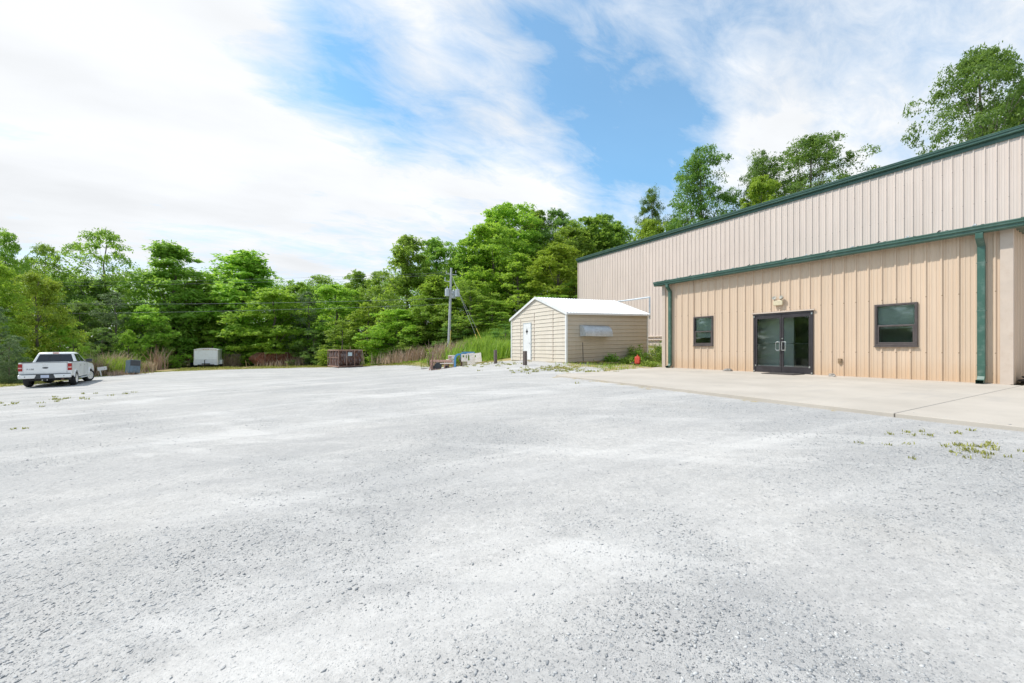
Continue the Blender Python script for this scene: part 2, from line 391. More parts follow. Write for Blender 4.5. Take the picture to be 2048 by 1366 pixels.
# ------------------------------------------------------------------ terrain
_cp = []
def cp(x, y, z): _cp.append((x, y, z))
def cpx(px, d, z): x, y = loc(px, d); cp(x, y, z)
for a in ((0, 0, -.5), (-5, 0, -.8), (-12, -5, -1.12), (-20, 0, -1.28), (0, -12, -.5), (7.0, -12, -.05), (7.2, 1, -.05), (7.6, 8, -.05), (7.8, 10.7, -.05), (15.2, 12.3, -.06),
          (11, 5, -.09), (15, 0, -.1), (20, 3, -.08), (20, 10, 0.0), (12, -14, -.1), (22, -12, 0), (11.9, 15.2, .17), (11.9, 20.4, .16), (17.5, 15.2, .22), (17.5, 20.4, .5), (24.8, 14, .35),
          (24.8, 30, 2.4), (20, 25, 1.3), (14, 23.5, .35), (4, 8, -.2), (4, 20, -.38), (-8, 20, -.95), (-3, 35, -.85), (-10, 31.2, -1.17), (-10.5, 35, -1.18), (-12.5, 33, -1.2)): cp(*a)
for a in ((0, 21, -1.17), (0, 30, -1.25), (180, 28, -1.2), (340, 36, -1.22), (418, 43, -1.24), (300, 60, -1.4), (560, 46, -1.18), (690, 38, -.97), (690, 60, -.9), (760, 39, -.84), (860, 31, -.56), (910, 27.3, -.42), (991, 23, -.02),
          (1000, 36, 1.7), (930, 34, .5), (880, 42, .4), (800, 52, -.1), (960, 48, 3.4), (1040, 40, 3.6), (1030, 60, 6.0), (850, 75, 1.5), (1200, 62, 8), (1100, 48, 5.2)): cpx(*a)
for a in ((38, 12, 2.5), (45, -10, 3.5), (60, 25, 8.5), (38, 40, 6.5), (80, 60, 12), (80, -40, 6), (-60, 60, -2), (-60, 10, -2.4), (-40, 110, -2), (20, 120, 5), (-60, -60, -2.5), (20, -70, 0), (90, 110, 13)): cp(*a)
_cp = np.array(_cp); _P = _cp[:, :2]; _n = len(_P)
def _U(d): return np.where(d > 1e-9, d * d * np.log(d + 1e-12), 0) 
_K = _U(np.linalg.norm(_P[:, None] - _P[None], axis=2)) + np.eye(_n) * .6
_A = np.zeros((_n + 3, _n + 3)); _A[:_n, :_n] = _K; _A[:_n, _n] = 1; _A[:_n, _n + 1:] = _P; _A[_n, :_n] = 1; _A[_n + 1:, :_n] = _P.T
_W = np.linalg.solve(_A, np.concatenate([_cp[:, 2], np.zeros(3)]))
def ghv(X, Y):
    X = np.asarray(X, float); Y = np.asarray(Y, float); sh = X.shape; Q = np.stack([X.ravel(), Y.ravel()], 1)
    r = np.linalg.norm(Q, axis=1); s = np.where(r > 120, 120 / np.maximum(r, 1e-6), 1.0); Q = Q * s[:, None]
    out = np.empty(len(Q))
    for i in range(0, len(Q), 20000):
        q = Q[i:i + 20000]
        out[i:i + 20000] = _U(np.linalg.norm(q[:, None] - _P[None], axis=2)) @ _W[:_n] + _W[_n] + q @ _W[_n + 1:]
    out = np.where(Q[:, 0] < -16, np.minimum(out, -1.2), out); out = np.where(Q[:, 1] < -20, np.minimum(out, 0), out)
    return np.clip(out, -3, 15).reshape(sh)
def gh(x, y): return float(ghv([x], [y])[0])

LOT = [(-26, -30), loc(-700, 14), loc(-300, 16.5), loc(0, 20.9), loc(95, 24), loc(180, 28.3), loc(340, 35.6), loc(480, 38.2), loc(640, 40.5), loc(760, 39.6), loc(800, 36), loc(860, 30.5), loc(930, 27), loc(962, 25.6),
       (11.6, 23.0), (11.8, 20.6), (11.75, 15.2), (10.6, 13.2), (8.6, 10.9), (7.75, 10.5), (7.0, -30)]
LOTA = np.array(LOT)
def lot_sd(X, Y):
    """signed distance to the gravel lot outline (positive outside)"""
    P = np.stack([X.ravel(), Y.ravel()], 1); n = len(LOTA); best = np.full(len(P), 1e9); inside = np.zeros(len(P), bool)
    for i in range(n):
        a = LOTA[i]; b = LOTA[(i + 1) % n]; ab = b - a
        t = np.clip(((P - a) @ ab) / (ab @ ab), 0, 1); d = np.linalg.norm(P - (a + t[:, None] * ab), axis=1); best = np.minimum(best, d)
        c = ((a[1] > P[:, 1]) != (b[1] > P[:, 1])); x = (b[0] - a[0]) * (P[:, 1] - a[1]) / (b[1] - a[1] + 1e-12) + a[0]
        inside ^= c & (P[:, 0] < x)
    return np.where(inside, -best, best).reshape(X.shape)

COARSE = []   # (x, y, radius along, radius across, direction, amount): loose stone (plus) or packed pale dust (minus)
def cblob(px, py, ra, rb, ang, amt):
    d = FPX * 1.39 / (py - 696); x, y = loc(px, d)
    for _ in range(4): d = FPX * (EYE - gh(x, y)) / (py - 696); x, y = loc(px, d)
    COARSE.append((x, y, ra, rb, math.radians(ang), amt))
for a in ((200, 1280, .9, .5, 60, .9), (80, 1180, .8, .5, 50, .6), (430, 1100, .7, .35, 30, .5), (760, 960, 1.4, .6, 70, .6), (900, 880, 2, .8, 60, .4), (650, 1200, .6, .3, 40, .4),
          (1120, 1000, 1.0, .5, -10, 1.0), (1060, 1060, .5, .3, 0, .8), (1400, 1090, .9, .2, -50, .8), (1500, 1160, .8, .2, -50, .6), (1260, 1210, .5, .35, -30, .6), (1420, 1250, .7, .4, -40, .8), (1800, 1290, .7, .4, -40, .8), (1950, 1180, .9, .4, -40, .5), (1700, 1030, 1.4, .5, -40, .6),
          (1950, 920, 2.2, 1.0, -60, .9), (1500, 830, 3, 1, -60, .7), (1750, 860, 3, .8, -60, .6), (1700, 1340, .5, .3, 0, .6), (850, 1330, .4, .2, 0, .5),
          (1040, 1110, .5, .4, 0, -1.2), (1010, 1150, .5, .3, 0, -1), (1400, 980, 1.8, .8, -40, -.9), (1250, 1300, .5, .3, -30, -.8), (700, 1270, .5, .3, 20, -.7), (950, 1060, .9, .3, 60, -.9), (1900, 1100, 1.2, .4, -50, -.8), (1700, 1180, .9, .3, -45, -.7), (400, 980, 1.6, .5, 50, -.6), (600, 880, 3, .7, 60, -.5), (120, 1020, 1.6, .4, 50, -.6), (800, 1340, .5, .3, 0, -.5), (1330, 870, 3, .8, 70, -.6)):
    cblob(*a)
def coarse(x, y):
    a = .12 + .8 * mnoise.fractal(Vector((x * .55, y * .55, 3)), .8, 2.1, 4)
    w = Vector((x * .9 + .3 * y, (y - .4 * x) * .22, 9)); a += .75 * mnoise.fractal(w, .9, 2.0, 4)
    w = Vector(((x * .8 - .6 * y) * .16, (y * .8 + x * .6) * 1.0, 21)); a += .45 * mnoise.fractal(w, .9, 2.0, 3)
    for (cx, cy, ra, rb, t, m) in COARSE:
        dx, dy = x - cx, y - cy
        if abs(dx) > 7 or abs(dy) > 7: continue
        ca, sa = math.cos(YAW - math.pi / 2 + t), math.sin(YAW - math.pi / 2 + t)
        u = (dx * ca + dy * sa) / ra; v = (-dx * sa + dy * ca) / rb; r = u * u + v * v
        if r < 9: a += m * math.exp(-r)
    return a

def ground_material():
    b = NB('gravel_and_grass'); v = b.coord()
    xyz = b.sep(v)
    co = b.attr('coarse').outputs['Fac']; gr = b.attr('grass').outputs['Fac']
    warp = b.noise(v, 2.6, 8, .72)
    co = b.math('ADD', b.math('MULTIPLY', co, .75), b.math('MULTIPLY', b.math('SUBTRACT', warp, .5), 2.4))
    co = b.math('ADD', co, b.math('MULTIPLY', b.math('SUBTRACT', b.noise(v, 22, 4, .7), .5), .9))
    def turned(deg, along, across):                     # coordinates stretched along a direction (wheel paths)
        q = b.n('ShaderNodeMapping'); b.L.new(b.coord(rot=(0, 0, math.radians(deg))), q.inputs[0]); q.inputs['Scale'].default_value = (along, across, 1); return q.outputs[0]
    s1 = b.noise(turned(28, .22, 1.15), 1.2, 8, .66, .5); s2 = b.noise(turned(50, .16, 1.0), 1.5, 8, .66, .4); s3 = b.noise(turned(8, .10, .9), 1.0, 8, .64, .3)
    co = b.math('ADD', co, b.math('MULTIPLY', b.math('SUBTRACT', s1, .5), 2.2)); co = b.math('ADD', co, b.math('MULTIPLY', b.math('SUBTRACT', s2, .5), 2.0)); co = b.math('ADD', co, b.math('MULTIPLY', b.math('SUBTRACT', s3, .5), 1.6))
    com = b.mr(co, -.6, 1.15, 0, 1, True)
    # stones at three sizes; the cell colour gives each its own grey
    def cells(scale, lo, hi):
        t = b.n('ShaderNodeTexVoronoi', feature='F1'); b.L.new(v, t.inputs['Vector']); t.inputs['Scale'].default_value = scale; t.inputs['Randomness'].default_value = 1
        rnd = b.sep(t.outputs['Color'])
        e = b.voro(v, scale, 'DISTANCE_TO_EDGE')
        return rnd[0], rnd[1], e, t.outputs['Distance']
    wv = b.n('ShaderNodeVectorMath', operation='ADD'); b.L.new(v, wv.inputs[0])
    ws = b.n('ShaderNodeVectorMath', operation='SCALE'); b.L.new(b.noise(v, 70, 3, .6, out=1), ws.inputs[0]); ws.inputs['Scale'].default_value = .012; b.L.new(ws.outputs[0], wv.inputs[1]); vv = wv.outputs[0]
    def cells2(scale):
        t = b.n('ShaderNodeTexVoronoi', feature='F1'); b.L.new(vv, t.inputs['Vector']); t.inputs['Scale'].default_value = scale
        r = b.sep(t.outputs['Color']); return r[0], r[1], t.outputs['Distance']
    fine = b.noise(v, 130, 4, .75)
    base = b.mix(b.mr(fine, .3, .7), (.39, .376, .36), (.55, .53, .507))
    for sc_, am in ((9, .22), (26, .30), (60, .25)):                      # chalky grain from hand-sized patches down to grit
        g = b.noise(v, sc_, 8, .78); base = b.mix(b.mr(g, .50, .64, 0, am), base, (.27, .268, .265)); base = b.mix(b.mr(g, .50, .38, 0, am), base, (.66, .64, .615))
    base = b.mix(b.mr(com, 0, 1, 0, .34), base, (.33, .33, .328))
    hgt = None
    for scale, p0, p1, dk in ((38, .015, .15, (.13, .145, .165)), (66, .05, .36, (.12, .13, .145)), (110, .11, .52, (.13, .14, .15)), (180, .16, .55, (.16, .165, .17))):
        ra, rb_, dd = cells2(scale)
        hit = b.math('LESS_THAN', ra, b.mr(com, 0, 1, p0, p1)); body = b.math('MULTIPLY', hit, b.mr(dd, .26, .46, 1, 0))
        col = b.mix(rb_, dk, (.52, .52, .515)); base = b.mix(b.math('MULTIPLY', body, .9), base, col)
        hgt = b.math('MULTIPLY', body, 34 / scale) if hgt is None else b.math('ADD', hgt, b.math('MULTIPLY', body, 34 / scale * 1.2))
    pale = b.math('ADD', b.math('MULTIPLY', b.mr(s3, .50, .60, 0, 1, True), .5), b.math('MULTIPLY', b.mr(s2, .52, .62, 0, 1, True), .5))
    base = b.mix(b.math('MULTIPLY', pale, .6), base, (.66, .64, .615))          # fines polished pale by passing wheels
    dk_ = b.math('ADD', b.math('MULTIPLY', b.mr(s1, .40, .50, 1, 0, True), .5), b.math('MULTIPLY', b.mr(s3, .38, .48, 1, 0, True), .5))
    base = b.mix(b.math('MULTIPLY', dk_, .36), base, (.26, .26, .265))
    # broad tone drift, damp/bluish loose stone and faint brown fines
    base = b.mix(b.mr(b.noise(v, .35, 5, .6), .4, .7, 0, .15), base, (.37, .375, .38))
    base = b.mix(b.mr(b.noise(b.coord(scale=(1, .3, 1), rot=(0, 0, .5)), .8, 5, .6), .58, .75, 0, .12), base, (.50, .45, .38))
    # tyre tracks: parallel thin ridges in bands
    w = b.n('ShaderNodeTexWave'); w.wave_type = 'BANDS'; w.inputs['Scale'].default_value = 3.0; w.inputs['Distortion'].default_value = 3.5; w.inputs['Detail'].default_value = 2; w.inputs['Detail Scale'].default_value = .35
    b.L.new(b.coord(rot=(0, 0, .25)), w.inputs['Vector'])
    band = b.mr(b.noise(b.coord(scale=(.28, 1.0, 1), rot=(0, 0, -1.2)), .42, 3, .5), .54, .64, 0, 1)
    base = b.mix(b.math('MULTIPLY', b.mr(w.outputs[0], .55, .95, 0, .2), band), base, (.34, .345, .355))
    # verge: dry yellow-green short grass over clay, darker leaf litter under the trees
    gcol = b.mix(b.mr(b.noise(v, 2.2, 6, .7), .38, .62), (.27, .25, .075), (.40, .33, .15))
    gcol = b.mix(b.mr(b.noise(v, .5, 4, .6), .45, .6, 0, .8), gcol, (.44, .31, .17))
    gcol = b.mix(b.mr(b.noise(v, 9, 4, .7), .5, .62, 0, .6), gcol, (.15, .19, .04))
    lit = b.mix(b.mr(b.noise(v, 4, 5, .7), .4, .6), (.05, .04, .02), (.11, .09, .04))
    gcol = b.mix(b.attr('wood').outputs['Fac'], gcol, lit)
    gm = b.math('ADD', gr, b.math('MULTIPLY', b.math('SUBTRACT', b.noise(v, 1.6, 7, .72), .5), 1.5))
    gm = b.mr(gm, .45, .62, 0, 1, True)
    c = b.mix(gm, base, gcol)
    h = b.math('ADD', b.math('MULTIPLY', hgt, 1.5), b.math('MULTIPLY', fine, .5))
    h = b.math('ADD', h, b.math('MULTIPLY', b.noise(v, 9, 5, .6), 1.4))
    b.bump(h, .5, .01)
    return b.fin(c, .93, 0, .2)
M['ground'] = ground_material()

def build_ground():
    n = 380; a = 9.0; smax = math.asinh(1800 / a)
    s = np.linspace(-smax, smax, n); ax = a * np.sinh(s)
    cx, cy = 1.5, 5.0
    X, Y = np.meshgrid(ax + cx, ax + cy, indexing='ij')
    Z = ghv(X, Y)
    sd_ = lot_sd(X, Y)
    cov = np.zeros(X.shape); grass = np.clip(.5 + sd_ * .55, 0, 1); wood = np.zeros(X.shape)
    for i in range(n):
        for j in range(n):
            x, y = X[i, j], Y[i, j]
            if abs(x) < 45 and abs(y) < 60:
                cov[i, j] = coarse(x, y)
                Z[i, j] += .02 * mnoise.noise(Vector((x * .5, y * .5, 0))) + .008 * mnoise.noise(Vector((x * 1.7, y * 1.7, 5)))
                if sd_[i, j] > .5: Z[i, j] += .09 * mnoise.noise(Vector((x * .6, y * .6, 7)))
    # patches of weeds coming through the stone
    for (px, d, r, amt) in ((1250, 12.0, 1.3, .42), (1180, 11.5, .9, .3), (1930, 3.9, .5, .36), (1960, 3.9, .4, .3), (120, 14.5, 2.2, .28), (1060, 16.0, 1.1, .52), (1130, 16.8, 1.6, .6), (1000, 20, 1.6, .3), (1180, 15.2, 1.2, .5), (940, 24, 2.5, .35)):
        x, y = loc(px, d); grass = np.maximum(grass, amt * np.exp(-((X - x) ** 2 + (Y - y) ** 2) / (r * r)) + 0 * X)
    # under and beside the shed: mostly stone with a little green
    shedzone = (X > 9.5) & (X < 24) & (Y > 10) & (Y < 21.5)
    grass = np.where(shedzone & (sd_ > 0), np.clip(.34 + .28 * (X - 10.5), .3, .62), grass)
    wood = np.clip((sd_ - 9) / 5, 0, 1)
    grass = np.where(sd_ > 3, 1.0, grass); grass = np.where(shedzone & (sd_ > 3), .6, grass)
    Z = np.where((X > 6.9) & (X < 26) & (Y < 11.8), np.minimum(Z, -.028), Z); Z = np.where((X > 8.2) & (X < 25) & (Y < 10.9), -.12, Z)
    V = np.stack([X.ravel(), Y.ravel(), Z.ravel()], 1)
    idx = np.arange(n * n).reshape(n, n)
    F = np.stack([idx[:-1, :-1].ravel(), idx[1:, :-1].ravel(), idx[1:, 1:].ravel(), idx[:-1, 1:].ravel()], 1)
    me = bpy.data.meshes.new('ground'); me.from_pydata(V.tolist(), [], F.tolist()); me.materials.append(M['ground'])
    for nm, arr in (('coarse', cov), ('grass', grass), ('wood', wood)):
        at = me.attributes.new(nm, 'FLOAT', 'POINT'); at.data.foreach_set('value', arr.ravel().astype(np.float32))
    me.polygons.foreach_set('use_smooth', [True] * len(me.polygons))
    o = bpy.data.objects.new('ground', me); COL.objects.link(o); tag(o, 'pale gravel lot with grassy verges and wooded ground beyond', None, None, 'structure')
build_ground()

# ------------------------------------------------------------------ loose stones near the camera
def scatter_mesh(name, mat, base_v, base_f, inst, tint=None):
    """inst: list of (x,y,z, 3x3 matrix rows) ; one joined mesh"""
    bv = np.array(base_v, float); k = len(bv); n = len(inst)
    T = np.array([i[0] for i in inst]); R = np.array([i[1] for i in inst])
    V = np.einsum('nij,kj->nki', R, bv) + T[:, None]
    V = V.reshape(-1, 3); nf = len(base_f); L = len(base_f[0]); F = (np.array(base_f)[None] + (np.arange(n) * k)[:, None, None]).reshape(-1, L)
    me = bpy.data.meshes.new(name); me.vertices.add(len(V)); me.vertices.foreach_set('co', V.ravel())
    me.loops.add(F.size); me.loops.foreach_set('vertex_index', F.ravel()); me.polygons.add(len(F)); me.polygons.foreach_set('loop_start', np.arange(0, F.size, L))
    me.update(calc_edges=True)
    if tint is not None:
        at = me.attributes.new('tint', 'FLOAT', 'POINT'); at.data.foreach_set('value', np.repeat(np.array(tint, np.float32), k))
    me.materials.append(mat); o = bpy.data.objects.new(name, me); COL.objects.link(o); return o

def stone_mat():
    b = NB('crushed_stone'); a = b.attr('tint').outputs['Fac']
    c = b.mix(a, (.21, .22, .235), (.58, .575, .565)); c = b.mix(b.mr(b.noise(b.coord(), 90, 3), .3, .7, 0, .35), c, (.5, .5, .49))
    return b.fin(c, .85, 0, .3)
def stones():
    rng = random.Random(3)
    base = [(1, 0, 0), (-.9, .1, 0), (.1, .95, .1), (0, -1, -.1), (.1, .1, .75), (-.1, 0, -.8), (.6, .6, .45), (-.6, -.5, .5)]
    bm = bmesh.new(); [bm.verts.new(p) for p in base]; bmesh.ops.convex_hull(bm, input=bm.verts); bmesh.ops.triangulate(bm, faces=bm.faces)
    bm.verts.ensure_lookup_table(); bv = [tuple(v.co) for v in bm.verts]; bf = [tuple(v.index for v in f.verts) for f in bm.faces]; bm.free()
    inst = []; tint = []
    while len(inst) < 36000:
        d = 1.2 + 15 * rng.random() ** 1.7; u = rng.uniform(-1.4, 1.4); x, y = d * (FWD[0] + RGT[0] * u), d * (FWD[1] + RGT[1] * u)
        if x > 7.1 and y < 10.7 and (x > 7.9 or rng.random() > .25 * (8.0 - x)): continue
        if x > 11: continue
        c = coarse(x, y)
        if rng.random() > min(1, max(.06, .12 + .5 * c)): continue
        s = .0019 * (1 + .9 * (-math.log(1 - rng.random())) ** 1.4) * (1 + .05 * d)
        s = min(s, .0105)
        q = Vector((rng.gauss(0, 1), rng.gauss(0, 1), rng.gauss(0, 1))).normalized(); R = Matrix.Rotation(rng.random() * 6.28, 3, q)
        S = Matrix.Diagonal((s * rng.uniform(.9, 1.7), s * rng.uniform(.6, 1.1), s * rng.uniform(.4, .7))); R = Matrix.Rotation(rng.random() * 6.28, 3, 'Z') @ Matrix.Rotation(rng.gauss(0, .3), 3, 'X')
        inst.append(((x, y, 0), np.array(Matrix(R @ S)))); tint.append(min(1, max(0, rng.gauss(.5, .3))))
    X = np.array([i[0][0] for i in inst]); Y = np.array([i[0][1] for i in inst]); Z = ghv(X, Y)
    Z = np.where((X > 7.22 + .05 * Y) & (Y < 10.7), .0, Z - np.where((X > 7.0) & (Y < 10.7), .0, 0))
    inst = [((x, y, z + (0 if z == 0 else 1) * .02 * mnoise.noise(Vector((x * .5, y * .5, 0))) + .008 * mnoise.noise(Vector((x * 1.7, y * 1.7, 5))) + .0005), i[1]) for (x, y, z, i) in zip(X, Y, Z, inst)]
    o = scatter_mesh('gravel_stones', stone_mat(), bv, bf, inst, tint); tag(o, 'loose grey crushed stones scattered over the pale lot', 'gravel', None, 'stuff')
stones()

# ------------------------------------------------------------------ concrete pad
def pad():
    b = NB('concrete_slab'); v = b.coord()
    n = b.noise(v, .55, 7, .62)
    c = b.mix(b.mr(n, .35, .65), (.44, .397, .345), (.525, .475, .415))
    c = b.mix(b.mr(b.noise(b.coord(scale=(.35, 1.3, 1), rot=(0, 0, .2)), 1.1, 6, .65), .55, .72, 0, .45), c, (.34, .325, .31))
    c = b.mix(b.mr(b.noise(v, 40, 4, .7), .5, .75, 0, .2), c, (.40, .36, .32))
    c = b.mix(b.mr(b.voro(v, 1.7), .015, .03, .5, 0), c, (.25, .22, .2))
    b.bump(b.noise(v, 70, 5, .7), .12, .005); mt = b.fin(c, .85, 0, .25)
    m = MB()
    def slab(pts):
        n = len(pts); vs = [(x, y, -.14) for x, y in pts] + [(x, y, 0) for x, y in pts]
        m.add(vs, [tuple(range(n, 2 * n))] + [(i, (i + 1) % n, n + (i + 1) % n, n + i) for i in range(n)])
    slab([(7.22, 2.062), (15.2, 2.062), (15.2, 12.55), (13.5, 12.15), (11.4, 11.6), (9.6, 11.2), (8.3, 10.95), (7.85, 10.6), (7.72, 8.5), (7.55, 6)])
    slab([(7.05, -14), (26, -14), (26, 2.05), (7.22, 2.05)])
    o = m.build('concrete_pad', mt, bevel=.008); tag(o, 'pale concrete slab in front of the metal building', None, None, 'structure')
    dm = MB().box(7.24, 15.19, 2.05, 2.062, -.1, -.003).build('slab_joint', M['conc_block'], o)
pad()

# ------------------------------------------------------------------ metal building (warehouse with lean-to office)
XA, XM = 15.2, 24.8
A0, A1 = 2.23, 12.28          # office ends along y
AH, MH = 2.99 + EYE, 24.8 * .3435 / 1.0 + EYE
RIB = .3048
def rib_line(y0, y1, x, prof='R', step=RIB, proud=.032):
    """zig-zag outline along y of a ribbed wall sheet whose flat sits at x and whose ribs stand towards -x"""
    pts = []; k0 = math.floor(y0 / step); y = k0 * step
    seg = []
    while y < y1 + step:
        seg += [(y, 0), (y + .022, proud), (y + .052, proud), (y + .074, 0), (y + .13, 0), (y + .138, .006), (y + .158, .006), (y + .166, 0), (y + .215, 0), (y + .223, .006), (y + .243, .006), (y + .251, 0)]
        y += step
    out = [(x, y0)]
    for (yy, p) in seg:
        if y0 < yy < y1: out.append((x - p, yy))
    out.append((x, y1)); return out
def wall_with_holes(m, y0, y1, x, z0, z1, holes):
    cuts = sorted(set([y0, y1] + [h[0] for h in holes] + [h[1] for h in holes]))
    for a, b_ in zip(cuts[:-1], cuts[1:]):
        zs = [(z0, z1)]
        for h in holes:
            if h[0] <= a + 1e-6 and h[1] >= b_ - 1e-6: zs = [(z0, h[2]), (h[3], z1)]
        for (p, q) in zs:
            if q - p > .01: m.sheet(rib_line(a, b_, x), 'z', p, q)

def wallpt(px, py, X):   # y, z on a wall plane x = X
    u = (px - 1024) / FPX; d = X / (FWD[0] + RGT[0] * u)
    return d * (FWD[1] + RGT[1] * u), EYE + (696 - py) / FPX * d

def gutter_profile(x, z, w=.16, h=.17):
    """stepped box gutter seen from -x; returns closed outline in (x, z)"""
    return [(x, z), (x, z + h), (x - w, z + h), (x - w - .012, z + h - .012), (x - w - .012, z + h - .03), (x - w, z + h - .04), (x - w, z + h - .085), (x - w + .035, z + h - .105), (x - w + .035, z + .03), (x - w + .05, z + .012), (x - w + .07, z)]

def building():
    B = thing('metal_building', 'long beige metal warehouse with a lower tan office front and green gutters', 'building', (XA, A1, 0))
    O = Vector((-XA, -A1, 0))
    def parts(mb, name, mat, **k):
        for o in mb.split(name, mat, B, **k): o.location = O
    def part(mb, name, mat, parent=B, **k):
        o = mb.build(name, mat, parent, **k); o.location = O if parent is B else (0, 0, 0); return o
    y0m, y1m = -26.0, 29.9
    # warehouse wall
    m = MB(); m.sheet(rib_line(y0m, y1m, XM), 'z', -.3, MH - .02)
    part(m, 'warehouse_wall', M['main_wall'])
    m = MB(); m.box(XM - .045, XM + .12, y1m - .10, y1m + .03, -.3, MH - .02); part(m, 'corner_trim', M['trim_beige'])
    m = MB(); m.sheet([(XM + .02, y1m + .02), (XM + 20, y1m + .02)], 'z', -.3, MH); m.sheet([(XM + .02, y0m), (XM + 20, y0m)], 'z', -.3, MH); m.box(XM + 20, XM + 20.1, y0m, y1m, -.3, MH)
    parts(m, 'end_wall', M['main_wall'])
    m = MB(); 
    rr = []; y = y0m
    while y < y1m + .1: rr += [(y, 0), (y + .03, .035), (y + .07, .035), (y + .1, 0)]; y += .61
    vs = [(XM - .12, a, MH + h) for a, h in rr] + [(XM + 10, a, MH + .9 + h) for a, h in rr] + [(XM + 20.1, a, MH + h) for a, h in rr]; n = len(rr)
    m.add(vs, [(i, i + 1, n + i + 1, n + i) for i in range(n - 1)] + [(n + i, n + i + 1, 2 * n + i + 1, 2 * n + i) for i in range(n - 1)])
    part(m, 'warehouse_roof', M['green'])
    g = MB(); g.prism(gutter_profile(XM - .035, MH - .16, .19, .21), 'y', y0m, y1m + .09)
    g.box(XM - .05, XM - .036, y0m, y1m + .05, MH - .32, MH - .16)
    part(g, 'warehouse_gutter', M['green'])
    # two conduits and a pipe on the warehouse wall between shed and office
    pm = MB()
    for yy_, z_ in ((14.9, 1.75), (14.9, 1.5)): pm.tube([(XM - .1, 11.6, z_), (XM - .1, 24.0, z_ + .02)], .05, 8)
    pm.box(XM - .17, XM - .03, 12.8, 12.95, 1.42, 1.86)
    part(pm, 'wall_conduit', M['trim_beige'], smooth=True)

    # --- office front
    # openings measured on the wall
    dl, dr = wallpt(1508, 700, XA)[0], wallpt(1627, 700, XA)[0]
    DZ = 2.13
    w1 = (wallpt(1427, 660, XA)[0], wallpt(1388, 660, XA)[0], 1.0 * zmid(691, 1407), zmid(633, 1407))
    w2 = (wallpt(1836, 650, XA)[0], wallpt(1750, 650, XA)[0], zmid(692, 1793), zmid(607, 1793))
    holes = [(dr, dl, 0.0, DZ), (w1[0], w1[1], w1[2], w1[3]), (w2[0], w2[1], w2[2], w2[3])]
    m = MB(); wall_with_holes(m, A0, A1, XA, 0.012, AH, holes)
    # end walls of the office
    def endw(y, sgn):
        ln = []; x = XA; 
        while x < XM - .05:
            for dx, p in ((0, 0), (.02, .03), (.055, .03), (.075, 0), (.13, 0), (.14, .008), (.16, .008), (.17, 0)): ln.append((x + dx, y + sgn * p))
            x += .3048
        ln.append((XM, y)); n = len(ln)
        vs = [(a, b_, .012) for a, b_ in ln] + [(a, b_, AH + (a - XA) * .085) for a, b_ in ln]
        m.add(vs, [(i, i + 1, n + i + 1, n + i) for i in range(n - 1)])
    endw(A0, -1); endw(A1, 1)
    part(m, 'office_wall', M['annex_wall'])
    m = MB()
    m.box(XA - .045, XA + .05, A0 - .045, A0 + .16, .012, AH); m.box(XA - .045, XA + .05, A1 - .13, A1 + .045, .012, AH)
    parts(m, 'office_corner_trim', M['trim_beige'])
    m = MB(); m.box(XA - .05, XA - .004, A0, A1, -.0, .013); part(m, 'base_angle', M['trim_beige'])
    # office roof (sheet with ribs rising to the warehouse wall)
    rr = []; y = A0 - .28
    while y < A1 + .2: rr += [(y, 0), (y + .045, .05), (y + .085, .05), (y + .13, 0)]; y += .6096
    rr.append((A1 + .22, 0)); n = len(rr); m = MB()
    zf = lambda x: AH + .03 + (x - XA) * .085
    vs = [(XA - .30, a, zf(XA - .30) + h) for a, h in rr] + [(XM, a, zf(XM) + h) for a, h in rr]
    m.add(vs, [(i, i + 1, n + i + 1, n + i) for i in range(n - 1)])
    part(m, 'office_roof', M['green'])
    gx = XA - .26; gz = AH - .16
    g = MB(); g.prism(gutter_profile(gx + .06, gz, .17, .19), 'y', A0 - .30, A1 + .27)
    g.box(gx + .06, XA + .02, A0 - .28, A1 + .24, gz + .10, gz + .115)        # soffit sheet
    g.prism([(A0 - .30, gz + .0), (A0 - .275, gz)], 'x', 0, 0, caps=False) if False else None
    part(g, 'office_gutter', M['green'])
    g = MB()                                                              # rake trim up the right-hand roof edge
    for (ys, s) in ((A0 - .30, 1), (A1 + .25, 1)):
        g.add([(XA - .3, ys - .02, gz - .0), (XM - .04, ys - .02, gz + (XM - XA) * .085), (XM - .04, ys - .02, gz + .2 + (XM - XA) * .085), (XA - .3, ys - .02, gz + .2),
               (XA - .3, ys + .01, gz - .0), (XM - .04, ys + .01, gz + (XM - XA) * .085), (XM - .04, ys + .01, gz + .2 + (XM - XA) * .085), (XA - .3, ys + .01, gz + .2)],
              [(0, 1, 2, 3), (7, 6, 5, 4), (0, 4, 5, 1), (3, 2, 6, 7), (0, 3, 7, 4), (1, 5, 6, 2)])
    g.box(XA + .0, XM - .04, A0 - .28, A0 - .01, gz + .09, gz + .10)
    parts(g, 'rake_trim', M['green'])
    # small strap clips holding the gutter, bright ones and dark ones by turns
    k = 0; y = A0 + .5
    while y < A1:
        c = MB(); c.box(gx - .12, gx + .05, y, y + .05, gz + .192, gz + .204); c.tube([(gx - .06, y - .01, gz + .22), (gx - .02, y + .03, gz + .245), (gx + .03, y + .07, gz + .22)], .012, 6)
        part(c, 'gutter_strap', M['galv'] if k % 2 == 0 else M['bronze']); y += .61 ; k += 1
